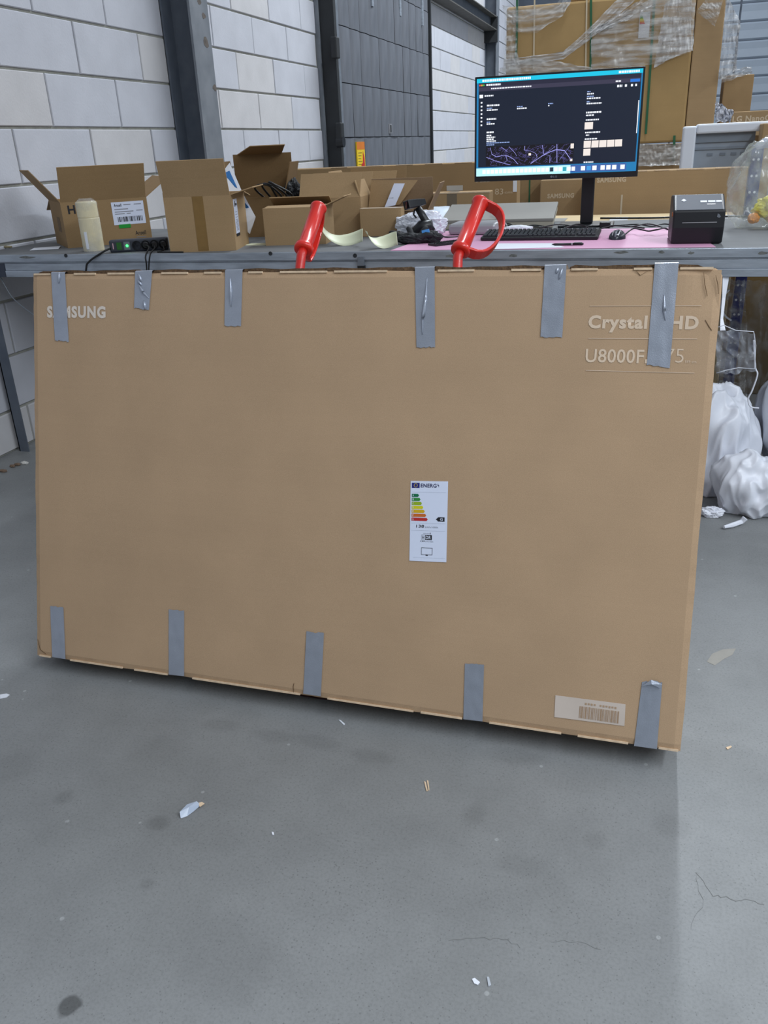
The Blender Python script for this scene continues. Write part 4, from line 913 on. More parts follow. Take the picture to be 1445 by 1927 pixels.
for x, z, wd, h in [(0.065, 0.648, 0.15, 0.010), (0.065, 0.668, 0.05, 0.010), (0.255, 0.292, 0.035, 0.010), (0.447, 0.280, 0.03, 0.010), (0.065, 0.293, 0.035, 0.010), (0.68, 0.185, 0.02, 0.01), (0.68, 0.232, 0.04, 0.01), (0.68, 0.283, 0.02, 0.01), (0.065, 0.433, 0.025, 0.01)]: words(x, z, wd, h, Bt)
o = Wt.build('text_lines', em('white', (235, 240, 250), 1.2), scr); o['kind'] = 'stuff'
o = Bt.build('link_lines', em('pale', (150, 175, 230), 1.0), scr); o['kind'] = 'stuff'
S(0.985, 0.990, 0.30, 0.62, -0.0014).build('scroll_bar', em('white', (235, 240, 250), 1.2), scr)
for i, c in enumerate([(240, 90, 80), (240, 190, 60), (70, 200, 80)]): S(0.016+i*0.012, 0.024+i*0.012, 0.057, 0.073, -0.0014).build('window_button', em('wb%d' % i, c, 1.0), scr)
S(0.062, 0.615, 0.690, 0.895, -0.0012).build('map', em('mapbg', (10, 8, 18), 1.0), scr, label='dark street map with violet roads')
def SP(x, z, y=-0.0016): return MX @ Vector((SX0+(SX1-SX0)*x, y, SZ1-(SZ1-SZ0)*z))
rd = MB(); rnd = random.Random(3)
for pts, wd in [([(0.09, 0.70), (0.10, 0.77), (0.13, 0.80), (0.18, 0.785), (0.21, 0.80), (0.24, 0.83), (0.27, 0.885)], 0.0022), ([(0.065, 0.80), (0.12, 0.84), (0.18, 0.87), (0.22, 0.89)], 0.0018), ([(0.16, 0.70), (0.20, 0.75)], 0.0016), ([(0.21, 0.70), (0.25, 0.77), (0.26, 0.80)], 0.0016), ([(0.31, 0.70), (0.31, 0.745), (0.35, 0.755), (0.38, 0.78), (0.39, 0.82), (0.35, 0.885)], 0.002), ([(0.35, 0.885), (0.42, 0.81), (0.47, 0.77), (0.51, 0.75), (0.56, 0.765), (0.60, 0.86)], 0.0032), ([(0.42, 0.81), (0.50, 0.72)], 0.0016), ([(0.51, 0.695), (0.515, 0.88)], 0.0022), ([(0.53, 0.86), (0.595, 0.71)], 0.0022), ([(0.42, 0.70), (0.43, 0.79), (0.47, 0.81), (0.47, 0.885)], 0.0018), ([(0.19, 0.79), (0.20, 0.84), (0.18, 0.87)], 0.0016)]:
    rd.strap([SP(*p) for p in pts], (0.3, 0, 1) if abs(pts[0][0]-pts[-1][0]) > 0.05 else (1, 0, 0.2), wd*0.5, 0.0003)
o = rd.build('main_roads', em('road', (165, 165, 245), 1.1), scr); o['kind'] = 'stuff'
rd = MB()
for i in range(260):
    x = rnd.uniform(0.07, 0.60); z = rnd.uniform(0.70, 0.885); a = rnd.choice([0.5, 0.5, -1.0, 2.0])+rnd.uniform(-0.15, 0.15); l = rnd.uniform(0.01, 0.035)
    x2 = min(max(x+math.cos(a)*l, 0.065), 0.61); z2 = min(max(z+math.sin(a)*l*1.3, 0.695), 0.89)
    rd.strap([SP(x, z, -0.0014), SP(x2, z2, -0.0014)], (-math.sin(a), 0, -math.cos(a)), 0.0004, 0.0002)
o = rd.build('side_streets', em('street', (100, 94, 165), 1.0), scr); o['kind'] = 'stuff'
for x0, x1, z0, z1 in [(0.595, 0.615, 0.695, 0.745), (0.595, 0.61, 0.85, 0.875), (0.335, 0.35, 0.775, 0.80), (0.675, 0.725, 0.490, 0.560)]+[(0.675+i*0.047, 0.718+i*0.047, 0.675, 0.745) for i in range(5)]+[(0.675, 0.718, 0.755, 0.825)]:
    S(x0, x1, z0, z1, -0.0016).build('thumbnail', em('thumb', (235, 226, 220), 1.1), scr)
for i in range(22):
    x = 0.04+i*0.027
    S(x, x+0.022, 0.932, 0.975, -0.0014).build('dock_icon', em('icon', (238, 244, 250), 1.15) if i not in (16, 19) else em('icon%d' % i, (40, 60, 80) if i == 16 else (50, 170, 190), 1.0), scr)
for i, x in enumerate([0.665, 0.70, 0.735, 0.785, 0.82, 0.855, 0.905]): S(x, x+0.026, 0.930, 0.975, -0.0014).build('dock_icon', em('icon', (238, 244, 250), 1.15) if i != 1 else em('iconb', (70, 160, 230), 1.0), scr)
text('brand_mark', 'LG', GREYP, pnl, -0.004, 0.014, -MH/2+0.008, -MH/2+0.016, y=-0.0008, bold=0.02, M=MX)
MB().lathe([(0.0005, 0), (0.005, 0), (0.005, 0.0004), (0.0005, 0.0005)], MX @ Matrix.Translation((-0.012, -0.0006, -MH/2+0.012)) @ Matrix.Rotation(math.pi/2, 4, 'X'), 14).build('brand_mark', GREYP, pnl)
px_ = 0.155
MB().box(px_-0.030, px_+0.030, 0.075, 0.11, 0.012, 0.46).build('stand_pole', BLACK, mo, bevel=0.006)
MB().box(px_-0.05, px_+0.05, 0.045, 0.085, 0.36, 0.44).build('mount', BLACK, mo, bevel=0.004)
MB().box(px_-0.13, px_+0.13, 0.0, 0.20, 0.0, 0.012).build('stand_base', BLACK, mo, bevel=0.004)

# cables behind the keyboard
rn = random.Random(5)
for i, lab in enumerate(['black cable looping left of the monitor stand', 'black cable crossing in front of the monitor stand', 'black cable trailing from the mouse toward the label printer', 'thin black cable tangled right of the monitor stand', 'black cable lying behind the silver mini computer', 'black cable lying along the rear of the pink mat']):
    x0, x1, yb_ = [(-0.75, -0.45, 4.26), (-0.62, -0.02, 4.24), (-0.10, 0.10, 3.93), (-0.20, 0.12, 4.28), (-0.85, -0.45, 4.30), (-0.40, 0.08, 4.16)][i]
    pts = [Vector((x0+(x1-x0)*k/6, yb_+rn.uniform(-0.05, 0.05), ZT+0.005+abs(rn.uniform(-0.01, 0.022)) * (1 if k not in (0, 6) else 0))) for k in range(7)]
    cable('desk_cable', pts, 0.0032, lab)
single(MB().box(-0.225, -0.175, 4.26, 4.29, ZT+0.001, ZT+0.028), 'cable_adapter', BLACK, 'small black adapter block right of the monitor stand foot', 'adapter', (-0.2, 4.275, ZT), bevel=0.005)
cable('antenna_cable', [at(925, 395, Y=4.40), at(940, 408, Y=4.32), at(953, 424, Y=4.26), at(955, 432, Z=ZT+0.004)], 0.004, 'grey cable rising over the flat grey box', GREYP)

# ------------------------------------------------------------------ label printer
pr = thing('label_printer', 'black desktop label printer with grey top and white buttons at the mat edge', 'printer', (0.085, 3.560, ZT+0.003), math.radians(2))
PWd = 0.188
sidep = [(0.012, 0.0), (0.25, 0.0), (0.25, 0.14), (0.235, 0.165), (0.11, 0.172), (0.0, 0.122), (-0.004, 0.06)]
m = MB(); n = len(sidep)
m.add([(0, y, z) for y, z in sidep]+[(PWd, y, z) for y, z in sidep], [tuple(range(n))[::-1], tuple(range(n, 2*n))]+[(i, i+n, (i+1) % n+n, (i+1) % n)[::-1] for i in range(n)])
m.build('housing', mat('printer_black', (24, 25, 30), rough=0.42), pr, bevel=0.006)
dv = Vector((0, 0.11, 0.05)).normalized(); nv_ = Vector((0, -dv.z, dv.y))
def PT(x, s, h): p = Vector((x, 0.0, 0.122))+dv*s+nv_*h; return p
MB().slab([PT(0.010, 0.004, 0.0015), PT(PWd-0.010, 0.004, 0.0015), PT(PWd-0.014, 0.117, 0.0015), PT(0.012, 0.117, 0.0015)], 0.003).build('top_panel', mat('printer_grey', (98, 102, 110), rough=0.6, spec=0.2), pr)
for x0, x1 in ((0.098, 0.122), (0.126, 0.152), (0.155, 0.175)): MB().slab([PT(x0, 0.056, 0.003), PT(x1, 0.056, 0.003), PT(x1, 0.069, 0.003), PT(x0, 0.069, 0.003)], 0.002).build('button', WHITE, pr)
MB().slab([PT(0.122, 0.040, 0.0022), PT(0.152, 0.040, 0.0022), PT(0.152, 0.045, 0.0022), PT(0.122, 0.045, 0.0022)], 0.001).build('panel_print', ALU, pr)
MB().poly([PT(0.028, 0.075, 0.0025), PT(0.038, 0.066, 0.0025), PT(0.048, 0.075, 0.0025), PT(0.038, 0.086, 0.0025)], 0.001).build('status_light', WHITE, pr)
MB().box(0.035, 0.160, -0.0045, -0.001, 0.0775, 0.0800).build('label_slot', ALU, pr)
MB().poly([(0.158, -0.0042, 0.098), (0.166, -0.0042, 0.094), (0.172, -0.0042, 0.098), (0.167, -0.0042, 0.106), (0.160, -0.0042, 0.110)], 0.001).build('emblem', GREYP, pr)
for x in (0.01, PWd-0.03): MB().box(x, x+0.02, 0.02, 0.04, -0.003, 0.0).build('foot', RUBBER, pr)
MB().box(-0.002, 0.001, 0.02, 0.05, 0.10, 0.115).build('side_latch', ORA, pr)

# ------------------------------------------------------------------ television cartons standing behind the bench
def standing(name, label, x0, x1, y, z1, depth, mt, yaw=0.0, z0=0.0):
    o = thing(name, label, 'box', (x0, y, z0), yaw)
    MB().box(0, x1-x0, 0, depth, 0, z1-z0).build('body', mt, o, bevel=0.006)
    return o
PRW = mat('box_white_print', (206, 186, 158), rough=0.8)
ol = standing('oled_carton', 'wide television carton marked OLED 83 standing behind the open cartons', -2.75, -0.925, 6.40, 1.275, 0.24, CBd)
text('lettering', 'OLED', PRW, ol, 1.515, 1.635, 1.140, 1.180, bold=0.05)
text('lettering', '83', PRW, ol, 1.665, 1.725, 1.055, 1.095, bold=0.0); text('lettering', 'cm', PRW, ol, 1.735, 1.79, 1.060, 1.072)
MB().box(1.60, 1.635, -0.001, 0, 1.063, 1.085).build('print_patch', PRW, ol)
for x in (0.42, 0.70, 0.93, 1.15, 1.37): MB().box(x, x+0.13, -0.002, 0.012, 1.2745, 1.2775).build('edge_tab', CBp, ol)
MB().box(1.795, 1.823, -0.003, 0.0, 1.07, 1.2).build('white_tape', WHITE, ol)
MB().box(1.31, 1.43, -0.003, 0.0, 1.09, 1.125).build('clear_tape', mat('shiny_tape', (190, 186, 178), rough=0.15), ol)
bx = standing('low_television_carton', 'narrower carton with a grey tape band in front of the OLED carton', -1.50, -0.99, 5.62, 1.118, 0.16, CBm, math.radians(1.2))
MB().box(0.235, 0.30, -0.001, 0.161, 0.85, 1.1185).build('grey_tape', mat('grey_translucent_tape', (120, 108, 92), rough=0.3), bx)
MB().box(-0.002, 0.512, -0.002, 0.004, 1.112, 1.119).build('pale_edge', CBp, bx)
sa = standing('strapped_carton', 'dark brown carton with a green strap between the OLED carton and the monitor stand', -0.80, -0.64, 5.66, 1.24, 0.15, CBd, 0.02)
MB().box(0.055, 0.064, -0.002, 0.0, 0.0, 1.24).build('strap', GREEN, sa)
sb_ = standing('television_carton_low', 'carton marked SAMSUNG left of the monitor stand', -0.655, -0.30, 5.50, 1.180, 0.15, CBm, 0.01)
text('lettering', 'SAMSUNG', PRW, sb_, 0.045, 0.205, 1.075, 1.102, bold=0.045)
P0 = at(1060, 330, Y=5.3); P0 = Vector((-0.47, 5.36, 0)); 
sc_ = standing('wide_television_carton', 'wide carton marked SAMSUNG right of the monitor stand with a pale vertical seam', -0.335, 0.50, 5.24, 1.222, 0.17, CBm, math.radians(2.5))
text('lettering', 'SAMSUNG', PRW, sc_, 0.03, 0.19, 1.168, 1.196, bold=0.045)
MB().box(0.168, 0.178, -0.0015, 0.0, 0.6, 1.10).build('seam_tape', mat('pale_seam', (196, 182, 160), rough=0.4), sc_)
for x0, x1 in ((0.02, 0.3), (0.34, 0.42), (0.46, 0.6), (0.66, 0.83)): MB().box(x0, x1, -0.002, 0.01, 1.2195, 1.2250).build('edge_tab', CBp, sc_)
# pale carton tops lying behind the bench
pl = thing('flat_pale_carton', 'flat pale carton lying along the rear of the bench below the SAMSUNG cartons', 'box', (-0.62, 4.70, 0.0))
MB().box(0, 1.04, 0.0, 0.40, 0.0, ZT-0.006).build('body', CBl, pl, bevel=0.003)
for x, mt in ((0.10, GREYB), (0.42, WHITE), (0.95, WHITE)): MB().box(x, x+0.09, 0.02, 0.2, ZT-0.006, ZT-0.004).build('top_tape', mt, pl)
cable('rear_cable', [Vector((-0.25, 4.78, ZT+0.002)), Vector((0.0, 4.74, ZT+0.002)), Vector((0.2, 4.76, ZT+0.002)), Vector((0.5, 4.72, ZT+0.002))], 0.005, 'black cable along the rear edge of the bench behind the label printer')

# ------------------------------------------------------------------ wrapped pallet in the background
pal = thing('wrapped_pallet', 'tall pallet of cartons in clear stretch film with green straps behind the monitor', 'pallet load', (-0.5, 9.3, 0))
WOOD = mat('pallet_wood', (164, 138, 104), rough=0.8, var=0.2, scale=6, stretch=(1, 8, 8))
for x in (-1.43, -0.54, 0.36): MB().box(x, x+0.12, 9.02, 9.9, 0.0, 0.10).build('pallet_block', WOOD, pal, world=True)
for y in (9.02, 9.25, 9.48, 9.71): MB().box(-1.45, 0.5, y, y+0.12, 0.10, 0.125).build('pallet_plank', WOOD, pal, world=True)
MB().box(-1.45, 0.50, 9.03, 9.9, 0.126, 1.305).build('lower_carton', CBd, pal, world=True, bevel=0.01)
MB().box(-1.435, 0.245, 9.0, 9.55, 1.325, 2.545).build('upper_carton', cardboard('cardboard_golden', (176, 146, 100), flute=200, amt=0.15), pal, world=True, bevel=0.02)
MB().box(0.250, 0.495, 9.01, 9.56, 1.325, 2.75).build('end_carton', CBm, pal, world=True, bevel=0.01)
MB().box(-0.85, 0.24, 9.03, 9.56, 2.548, 2.9).build('top_carton', CBd, pal, world=True, bevel=0.01)
for px, y0, y1, dx in ((973, -10, 112, -2), (1112, -10, 135, -1), (1232, -10, 252, -17)):
    a = at(px, y0, Y=8.985); b = at(px+dx, y1, Y=8.985)
    MB().strap([a, a.lerp(b, 0.5)+Vector((0.003, 0, 0)), b], (1, 0, 0), 0.010, 0.003).build('green_strap', GREEN, pal, world=True)
a = at(1269, 255, Y=8.98); b = at(1267, 306, Y=8.98); MB().strap([a, b], (1, 0, 0), 0.011, 0.003).build('green_strap', GREEN, pal, world=True)
for px, dx in ((1006, -2), (1104, -2)):
    a = at(px, -5, Y=8.992); b = at(px+dx, 130, Y=8.992); MB().strap([a, b], (1, 0, 0), 0.007, 0.003).build('white_strap', mat('pale_strap', (206, 190, 162), rough=0.4), pal, world=True)
# energy label on the carton
a = at(1204, 23, Y=8.99); ew, eh = 0.093, 0.205
pe = MB().box(a.x, a.x+ew, 8.986, 8.992, a.z-eh, a.z).build('energy_label', mat('label_under_film', (206, 206, 208), rough=0.4), pal, world=True, label='white energy label with coloured bars')
for i, c in enumerate(ecol): MB().box(a.x+0.005+0.5, a.x+0.025+i*0.004+0.5, 8.984-9.3, 8.986-9.3, a.z-0.035-i*0.010, a.z-0.027-i*0.010).build('class_arrow', bpy.data.materials['arrow_%d' % i], pe)
# stretch film: folded swathes over the front and round the corner
def swathe(lo, up, seed, amp=0.03, y=8.97, nu=60, nv=14, mt=FILMW, base=0.0):
    def pl_(pts, t):
        k = t*(len(pts)-1); i = min(int(k), len(pts)-2); f = k-i
        return (pts[i][0]*(1-f)+pts[i+1][0]*f, pts[i][1]*(1-f)+pts[i+1][1]*f)
    def fn(u, v):
        a = pl_(lo, u); b = pl_(up, u); x = a[0]*(1-v)+b[0]*v; z = a[1]*(1-v)+b[1]*v
        p = at(x, z, Y=y)
        r1 = 1-abs(noise.noise(Vector((u*4+seed, v*7, seed))))*2; r2 = 1-abs(noise.noise(Vector((u*11, v*16+seed, seed*2))))*2
        p.y -= amp*(0.5*max(0, r1)+0.35*max(0, r2))*min(1, 6*min(u, 1-u)+0.3)+base
        p.x += 0.012*noise.noise(Vector((u*9, v*9, seed))); p.z += 0.012*noise.noise(Vector((u*9, v*9, seed+9)))
        return p
    return MB().grid(fn, nu, nv).build('stretch_film', mt, pal, world=True, smooth=True, label='shiny clear stretch film')
FILMS = [FILMW, film('stretch_film_dense', (212, 212, 212), alpha=0.25, rough=0.2, streak=((0.6, 1, 5), (0, math.radians(30), 0)), lo=0.4, hi=0.62, amax=0.85, scale=6)]
swathe([(948, 125), (1060, 112), (1110, 75), (1180, 15), (1215, -20)], [(948, 112), (1060, 98), (1100, 62), (1160, 0), (1180, -30)], 1, mt=FILMS[1])
swathe([(946, 20), (975, 62), (1010, 62), (1060, 30), (1075, 0)], [(946, 10), (975, 12), (1010, 10), (1050, 4), (1070, -15)], 2)
swathe([(944, 150), (950, 100), (952, 50), (951, 12)], [(984, 150), (974, 100), (972, 50), (973, 12)], 3)
swathe([(1112, 135), (1170, 132), (1240, 118), (1300, 98)], [(1112, 75), (1170, 32), (1240, -12), (1302, -25)], 4, 0.04)
swathe([(1230, 128), (1260, 112), (1290, 100), (1304, 96)], [(1250, 10), (1270, -10), (1290, -25), (1310, -30)], 5, 0.05, mt=FILMS[1])
swathe([(1112, 70), (1160, 48), (1200, 28), (1235, 10)], [(1112, 58), (1160, 30), (1200, 4), (1232, -15)], 6, 0.04, mt=FILMS[1])
swathe([(945, 170), (1000, 160), (1060, 155), (1115, 150)], [(940, 128), (1000, 108), (1060, 118), (1115, 128)], 7, 0.04)
swathe([(1345, 50), (1352, 30), (1360, 0), (1366, -20)], [(1310, 22), (1320, 10), (1335, -10), (1345, -30)], 8, 0.04)
swathe([(1200, 312), (1230, 312), (1260, 311), (1295, 310)], [(1200, 270), (1230, 272), (1260, 272), (1295, 270)], 9, 0.05, mt=film('foil_wrap', (190, 188, 184), alpha=0.6, rough=0.1, streak=((0.4, 1, 9), (0, math.radians(6), 0)), lo=0.4, hi=0.6, amax=0.95, scale=7))

# ------------------------------------------------------------------ right background
fp = thing('foam_packaging', 'white foam packing frame around a grey panel behind the label printer', 'packaging', (0.17, 6.50, 0.9))
MB().box(0, 0.085, 0, 0.2, 0.0, 0.545).box(0.085, 0.9, 0, 0.2, 0.495, 0.555).build('foam_frame', FOAM, fp, bevel=0.012)
for z in (0.40, 0.47): MB().box(-0.004, 0.088, -0.004, 0.05, z-0.25, z-0.245).build('foam_groove', mat('foam_shadow', (190, 198, 212)), fp)
MB().box(0.085, 0.46, 0.06, 0.12, 0.0, 0.45).build('grey_panel', mat('panel_grey', (150, 160, 172), rough=0.45), fp)
MB().box(0.085, 0.46, 0.045, 0.06, 0.44, 0.495).box(0.085, 0.46, 0.05, 0.06, 0.395, 0.41).build('panel_rib', mat('panel_rib', (128, 138, 150), rough=0.4), fp)
for x in (0.17, 0.25, 0.32, 0.38): MB().box(x, x+0.035, 0.055, 0.06, 0.355, 0.372).build('vent', mat('vent_grey', (120, 130, 142)), fp)
MB().box(0.46, 0.485, 0.03, 0.14, 0.0, 0.47).build('side_rail', CBm, fp)
sup = standing('upright_carton', 'brown carton under the white foam packing frame', 0.16, 0.95, 6.52, 0.9, 0.25, CBd)
gc = standing('taped_carton', 'brown carton with a grey tape band at the right edge of the picture', 0.645, 1.15, 6.30, 1.44, 0.2, CBm)
MB().box(0.075, 0.14, -0.002, 0.2, 1.0, 1.4415).build('tape_strip', TAPE, gc)
na = standing('nanocell_carton', 'carton printed LG NanoCell above the white foam frame', 0.50, 1.6, 7.5, 1.535, 0.25, CBm)
text('lettering', 'LG NanoCell 8', PRW, na, 0.045, 0.42, 1.462, 1.505, bold=0.03)
sm = standing('wrapped_carton', 'smaller brown carton draped with clear film right of the wrapped pallet', 0.55, 0.80, 9.05, 1.86, 0.4, CBd)
def drape(lo, up, seed, y, parent, nu=24, nv=12, amp=0.04, mt=FILMW):
    def fn(u, v):
        a = Vector(lo[0]).lerp(Vector(lo[1]), u); b = Vector(up[0]).lerp(Vector(up[1]), u); q = a.lerp(b, v); p = at(q.x, q.y, Y=y)
        p.y -= amp*max(0, 1-2*abs(noise.noise(Vector((u*6+seed, v*6, seed))))); p.x += 0.02*noise.noise(Vector((u*4, v*4, seed+3))); p.z += 0.02*noise.noise(Vector((u*4, v*4, seed+6)))
        return p
    return MB().grid(fn, nu, nv).build('film', mt, parent, world=True, smooth=True)
drape([(1350, 158), (1415, 138)], [(1352, 132), (1413, 126)], 2, 9.0, sm, mt=FILMS[1])
fs_ = thing('hanging_film', 'clear film hanging down beside the right end of the wrapped pallet', 'plastic film', (0.52, 8.9, 1.8))
drape([(1352, 150), (1385, 130)], [(1366, -10), (1392, 40)], 5, 8.9, fs_, amp=0.05, mt=FILMS[1])
fs2 = thing('film_scrap', 'white film scrap lying left of the NanoCell carton', 'plastic film', (0.45, 7.45, 1.43))
drape([(1345, 228), (1372, 232)], [(1347, 190), (1380, 212)], 9, 7.46, fs2, amp=0.06, mt=BAGW)

# rack upright, bags and cartons at the right end
ru = thing('rack_upright', 'dark blue perforated rack upright behind the right end of the bench', 'rack post', (at(1385, 520, Y=4.76).x+0.02, 4.76, 0))
MB().box(-0.02, 0.035, 0, 0.06, 0, 1.34).build('post', NAVY, ru, bevel=0.004)
for i in range(16):
    for x in (-0.006, 0.016): MB().cyl((x, -0.0015, 0.15+i*0.075), (x, 0.0, 0.15+i*0.075), 0.006, None, 8).build('hole', WHITE, ru)
MB().box(-0.05, 0.07, -0.03, 0.09, 0, 0.008).build('foot_plate', NAVY, ru)
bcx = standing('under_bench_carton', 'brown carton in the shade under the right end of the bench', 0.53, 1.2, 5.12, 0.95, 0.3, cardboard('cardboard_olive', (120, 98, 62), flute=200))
def hang(name, label, c4, y, seed, mt, amp=0.04, cat='plastic film', nu=26, nv=22, ys=None):
    o = thing(name, label, cat, at(sum(p[0] for p in c4)/4, max(p[1] for p in c4), Y=y))
    def fn(u, v):
        a = Vector(c4[0]).lerp(Vector(c4[1]), u); b = Vector(c4[3]).lerp(Vector(c4[2]), u); q = a.lerp(b, v)
        p = at(q.x, q.y, Y=y+(ys*v if ys else 0))
        k = max(0, 1-2*abs(noise.noise(Vector((u*3.5+seed, v*2.5, seed)))))
        p.y -= amp*k; p.x += 0.015*noise.noise(Vector((u*4, v*4, seed))); p.z += 0.012*noise.noise(Vector((u*5, v*4, seed+4)))
        return p
    MB().grid(fn, nu, nv).build('film', mt, o, world=True, smooth=True)
    return o
hp = hang('clear_pocket', 'clear plastic pocket hanging below the bench right of the carton', [(1345, 618), (1420, 625), (1420, 695), (1348, 702)], 3.40, 3, film('pocket_film', (196, 202, 214), alpha=0.22, rough=0.15, lo=0.5, hi=0.75, amax=0.7, scale=12), 0.03)
e_ = [at(x, y, Y=3.375) for x, y in ((1350, 616), (1362, 612), (1385, 622), (1418, 624), (1422, 650), (1420, 694), (1390, 692), (1365, 697), (1348, 702))]
MB().tube(e_, 0.0016, 6).build('rolled_edge', BAGW, hp, world=True, smooth=True)
MB().strap([at(1366, 519, Y=3.462), at(1362, 560, Y=3.44), at(1358, 600, Y=3.41), at(1360, 622, Y=3.385)], (1, 0.2, 0), [0.012, 0.006, 0.005, 0.010], 0.0012).build('hanging_tail', BAGW, hp, world=True)
cable('white_string', [at(1418, 640, Y=3.385), at(1421, 690, Y=3.42), at(1425, 705, Y=3.42), at(1415, 735, Y=3.42), at(1408, 750, Y=3.42), at(1412, 765, Y=3.42), at(1428, 768, Y=3.42)], 0.003, 'white twisted film string dangling under the clear pocket', BAGW)
hang('under_bench_film', 'milky clear film bunched under the bench beside the big carton', [(1352, 522), (1400, 522), (1405, 790), (1345, 790)], 4.1, 8, FILMW, 0.1)
hang('under_bench_film', 'clear film sheet hanging under the bench at the right picture edge', [(1392, 522), (1460, 522), (1465, 780), (1388, 790)], 4.3, 12, FILM, 0.1)
cable('white_strap_loop', [at(1372, 545, Y=3.9), at(1360, 560, Y=3.9), at(1357, 580, Y=3.9), at(1365, 595, Y=3.9), at(1376, 603, Y=3.9)], 0.004, 'white strap loop under the bench beside the big carton', BAGW)
single(MB().slab([at(1380, 757, Y=3.7), at(1393, 752, Y=3.7), at(1401, 778, Y=3.7), at(1388, 787, Y=3.7)][::-1], 0.02), 'foam_offcut', FOAM, 'small white foam offcut on top of the white bags', 'foam piece', at(1390, 787, Y=3.7))
# bags piled on the floor
def sack_mesh(c, r, seed):
    import bmesh
    bm = bmesh.new(); bmesh.ops.create_icosphere(bm, subdivisions=6, radius=1); mb = MB(); sd = Vector((seed*3.1, seed*1.7, seed*5.3))
    for v in bm.verts:
        d = v.co.normalized(); w_ = Vector((d.x*1.5, d.y*1.5, d.z*0.9))
        a = abs(noise.noise(w_*1.1+sd)); b = abs(noise.noise(Vector((d.x*2.6, d.y*2.6, d.z*1.6))+sd*1.3+Vector((0, 0, a*1.5)))); n0 = noise.noise(d*1.1+sd*0.3)
        k = 1.12+0.30*n0-0.42*a-0.20*b
        p = Vector((d.x*r[0]*k, d.y*r[1]*k, d.z*r[2]*k))+Vector(c)
        if p.z < 0.002: p.z = 0.002; p.x *= 1.0; p.y *= 1.0
        mb.v.append(p)
    mb.f = [tuple(v.index for v in f.verts) for f in bm.faces]; bm.free(); return mb
def bag(label, c, r, seed, mt=BAGW):
    o = thing('plastic_sack', label, 'plastic bag', (c[0], c[1], 0.0), 0, 'white plastic sacks on the floor right of the carton')
    sack_mesh((0, 0, c[2]), r, seed).build('sack', mt, o, smooth=True)
    return o
bag('large limp white plastic sack touching the right edge of the big carton', (0.36, 3.62, 0.17), (0.17, 0.15, 0.30), 31)
bag('white plastic sack with a twisted neck at the front of the pile', (0.47, 3.36, 0.10), (0.13, 0.11, 0.14), 44)
bag('flat white foam sack at the right picture edge', (0.69, 3.44, 0.14), (0.14, 0.13, 0.19), 57, FOAM)
bag('greyish translucent sack on top of the pile under the bench', (0.66, 3.76, 0.27), (0.15, 0.12, 0.24), 63, mat('grey_bag', (176, 180, 190), rough=0.35, var=0.1))
single(MB().tube([at(1362, 992, Z=0.012), at(1378, 988, Z=0.012), at(1395, 982, Z=0.014), at(1402, 975, Z=0.03)], [0.006, 0.010, 0.010, 0.012], 7), 'twisted_film', BAGW, 'twisted tail of white film lying before the sacks', 'plastic film', at(1380, 988, Z=0))
single(crumple((at(1338, 972, Z=0).x, at(1338, 972, Z=0).y, 0.02), (0.035, 0.02, 0.02), 71, 0.5, 2.5, 4, 0.001), 'film_scrap', BAGW, 'small crumpled film scrap at the right edge of the big carton', 'plastic film', (0.33, 3.3, 0))
# bag of bright offcuts on the right end of the bench
rb = thing('clear_bag', 'standing clear plastic bag with yellow and orange contents on the right bench end', 'plastic bag', (0.46, 4.15, ZT))
bm_ = crumple((0.0, 0.0, 0.165), (0.135, 0.11, 0.19), 81, 0.22, 1.8, 5, 0.001); bm_.build('bag', film('bag_film', (206, 212, 206), alpha=0.22, rough=0.18, lo=0.45, hi=0.72, amax=0.6, scale=14), rb, smooth=True)
crumple((0.06, 0.01, 0.085), (0.075, 0.05, 0.045), 85, 0.4, 2.4, 4, 0.001).build('yellow_filling', mat('yellow_wrap', (224, 214, 60), rough=0.4), rb)
for dx, dz in ((-0.03, 0.045), (0.05, 0.04)): crumple((dx, -0.03, dz), (0.022, 0.02, 0.02), 87+dx*100, 0.3, 2.0, 3).build('orange_piece', mat('orange_wrap_%d' % (dx > 0), (236, 150, 40), rough=0.4), rb)
MB().tube([(-0.055, -0.02, 0.33), (-0.02, -0.03, 0.345), (0.03, -0.02, 0.34), (0.06, 0.0, 0.35)], [0.012, 0.022, 0.020, 0.012], 8).build('knotted_neck', film('neck_film', (214, 220, 236), alpha=0.5, rough=0.15), rb, smooth=True)

# ------------------------------------------------------------------ small things on bench end and floor
single(MB().slab([at(56, 471, Z=ZT+0.003), at(110, 468, Z=ZT+0.003), at(114, 463, Z=ZT+0.006), at(64, 466.5, Z=ZT+0.006)], 0.0012), 'paper_slip', WHITE, 'white paper slip at the left bench end before the glove carton', 'paper', at(85, 468, Z=ZT))
single(crumple((at(14, 467, Z=ZT).x, at(14, 467, Z=ZT).y, ZT+0.006), (0.028, 0.01, 0.006), 91, 0.3, 2, 3, ZT+0.0005), 'wood_chip', mat('chip', (150, 140, 112), rough=0.9), 'pale wood chip at the far left of the bench by the wall', 'chip', at(14, 467, Z=ZT))
cable('wall_cable', [at(-10, 500, Y=3.47), at(8, 535, Y=3.47), at(22, 558, Y=3.47), at(40, 575, Y=3.47), at(64, 593, Y=3.47)], 0.003, 'thin grey cable hanging under the left bench end', GREYP)
ps_ = thing('plastic_scrap', 'curled bluish plastic scrap with a cardboard tip lying on the floor', 'scrap', at(360, 1528, Z=0))
sp = [at(x, y, Z=z) for x, y, z in ((340, 1540, 0.001), (338, 1528, 0.012), (352, 1514, 0.014), (370, 1508, 0.012), (378, 1515, 0.004), (364, 1527, 0.002), (352, 1536, 0.001))]
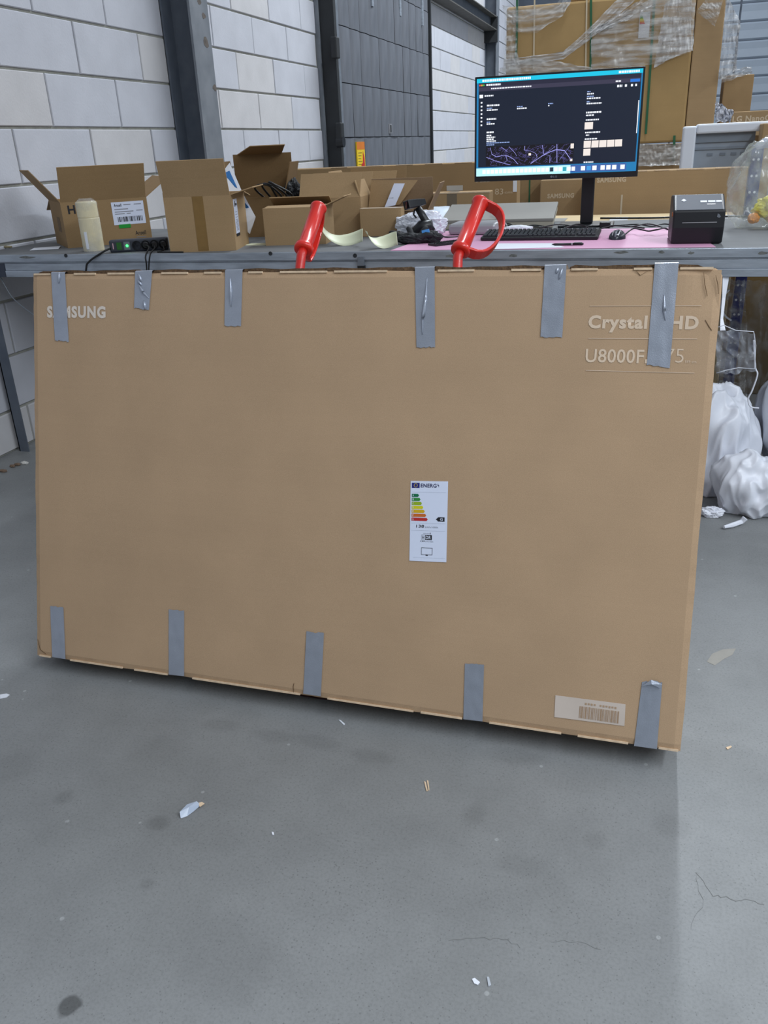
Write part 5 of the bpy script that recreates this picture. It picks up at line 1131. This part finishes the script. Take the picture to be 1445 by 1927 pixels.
cs = sum(sp, Vector())/len(sp)+Vector((0, 0, 0.008)); m = MB(); m.add(sp+[cs], [(i, (i+1) % len(sp), len(sp)) for i in range(len(sp))]).build('curl', mat('bluish_plastic', (176, 188, 206), rough=0.25), ps_, world=True, solid=0.0006)
MB().poly([at(376, 1519, Z=0.004), at(372, 1512, Z=0.006), at(380, 1510, Z=0.006), at(385, 1513, Z=0.004)], 0.002).build('cardboard_tip', CBp, ps_, world=True)
for k, (pts, lab, mt) in enumerate([([(798, 1470), (801, 1471), (805, 1488), (802, 1488)], 'left of two straw-coloured splinters on the floor below the carton', CBp), ([(803, 1468), (806, 1469), (808, 1486), (806, 1487)], 'right of two straw-coloured splinters on the floor below the carton', CBp),
        ([(888, 1842), (893, 1840), (903, 1848), (899, 1853), (892, 1850)], 'white paint chip on the floor near the bottom of the picture', WHITE), ([(916, 1838), (920, 1838), (924, 1853), (919, 1856)], 'translucent sliver beside the white paint chip', mat('sliver', (176, 182, 190), rough=0.3)),
        ([(0, 1307), (12, 1305), (18, 1307), (12, 1312), (0, 1314)], 'white paper scrap on the floor at the left picture edge', WHITE), ([(637, 1354), (641, 1355), (649, 1362), (647, 1364)], 'tiny white sliver on the floor before the truck foot plate', WHITE),
        ([(511, 1565), (515, 1566), (516, 1571), (512, 1570)], 'tiny white chip right of the plastic scrap', WHITE), ([(1366, 1406), (1375, 1403), (1377, 1405), (1369, 1410)], 'tiny straw fleck on the floor right of the carton corner', CBp)]):
    single(MB().poly([at(x, y, Z=0.0022) for x, y in pts][::-1], 0.0018), 'floor_fleck', mt, lab, 'debris', at(pts[0][0], pts[0][1], Z=0))
for k, (x, y, r, lab) in enumerate([(6, 888, 0.02, 'dirt crumb nearest the left picture edge by the wall'), (24, 879, 0.014, 'middle dirt crumb in the row along the wall foot'), (33, 876, 0.016, 'largest pale dirt crumb in the row along the wall foot'), (47, 873, 0.02, 'whitish crumb at the right end of the row by the bench leg')]):
    c = at(x, y, Z=0); single(crumple((c.x, c.y, 0.006), (r, r*0.5, 0.007), 95+k, 0.4, 2, 3, 0.0005), 'dirt_crumb', mat('crumb_%d' % k, (120, 100, 84) if k < 3 else (214, 212, 206), rough=0.9), lab, 'debris', c)
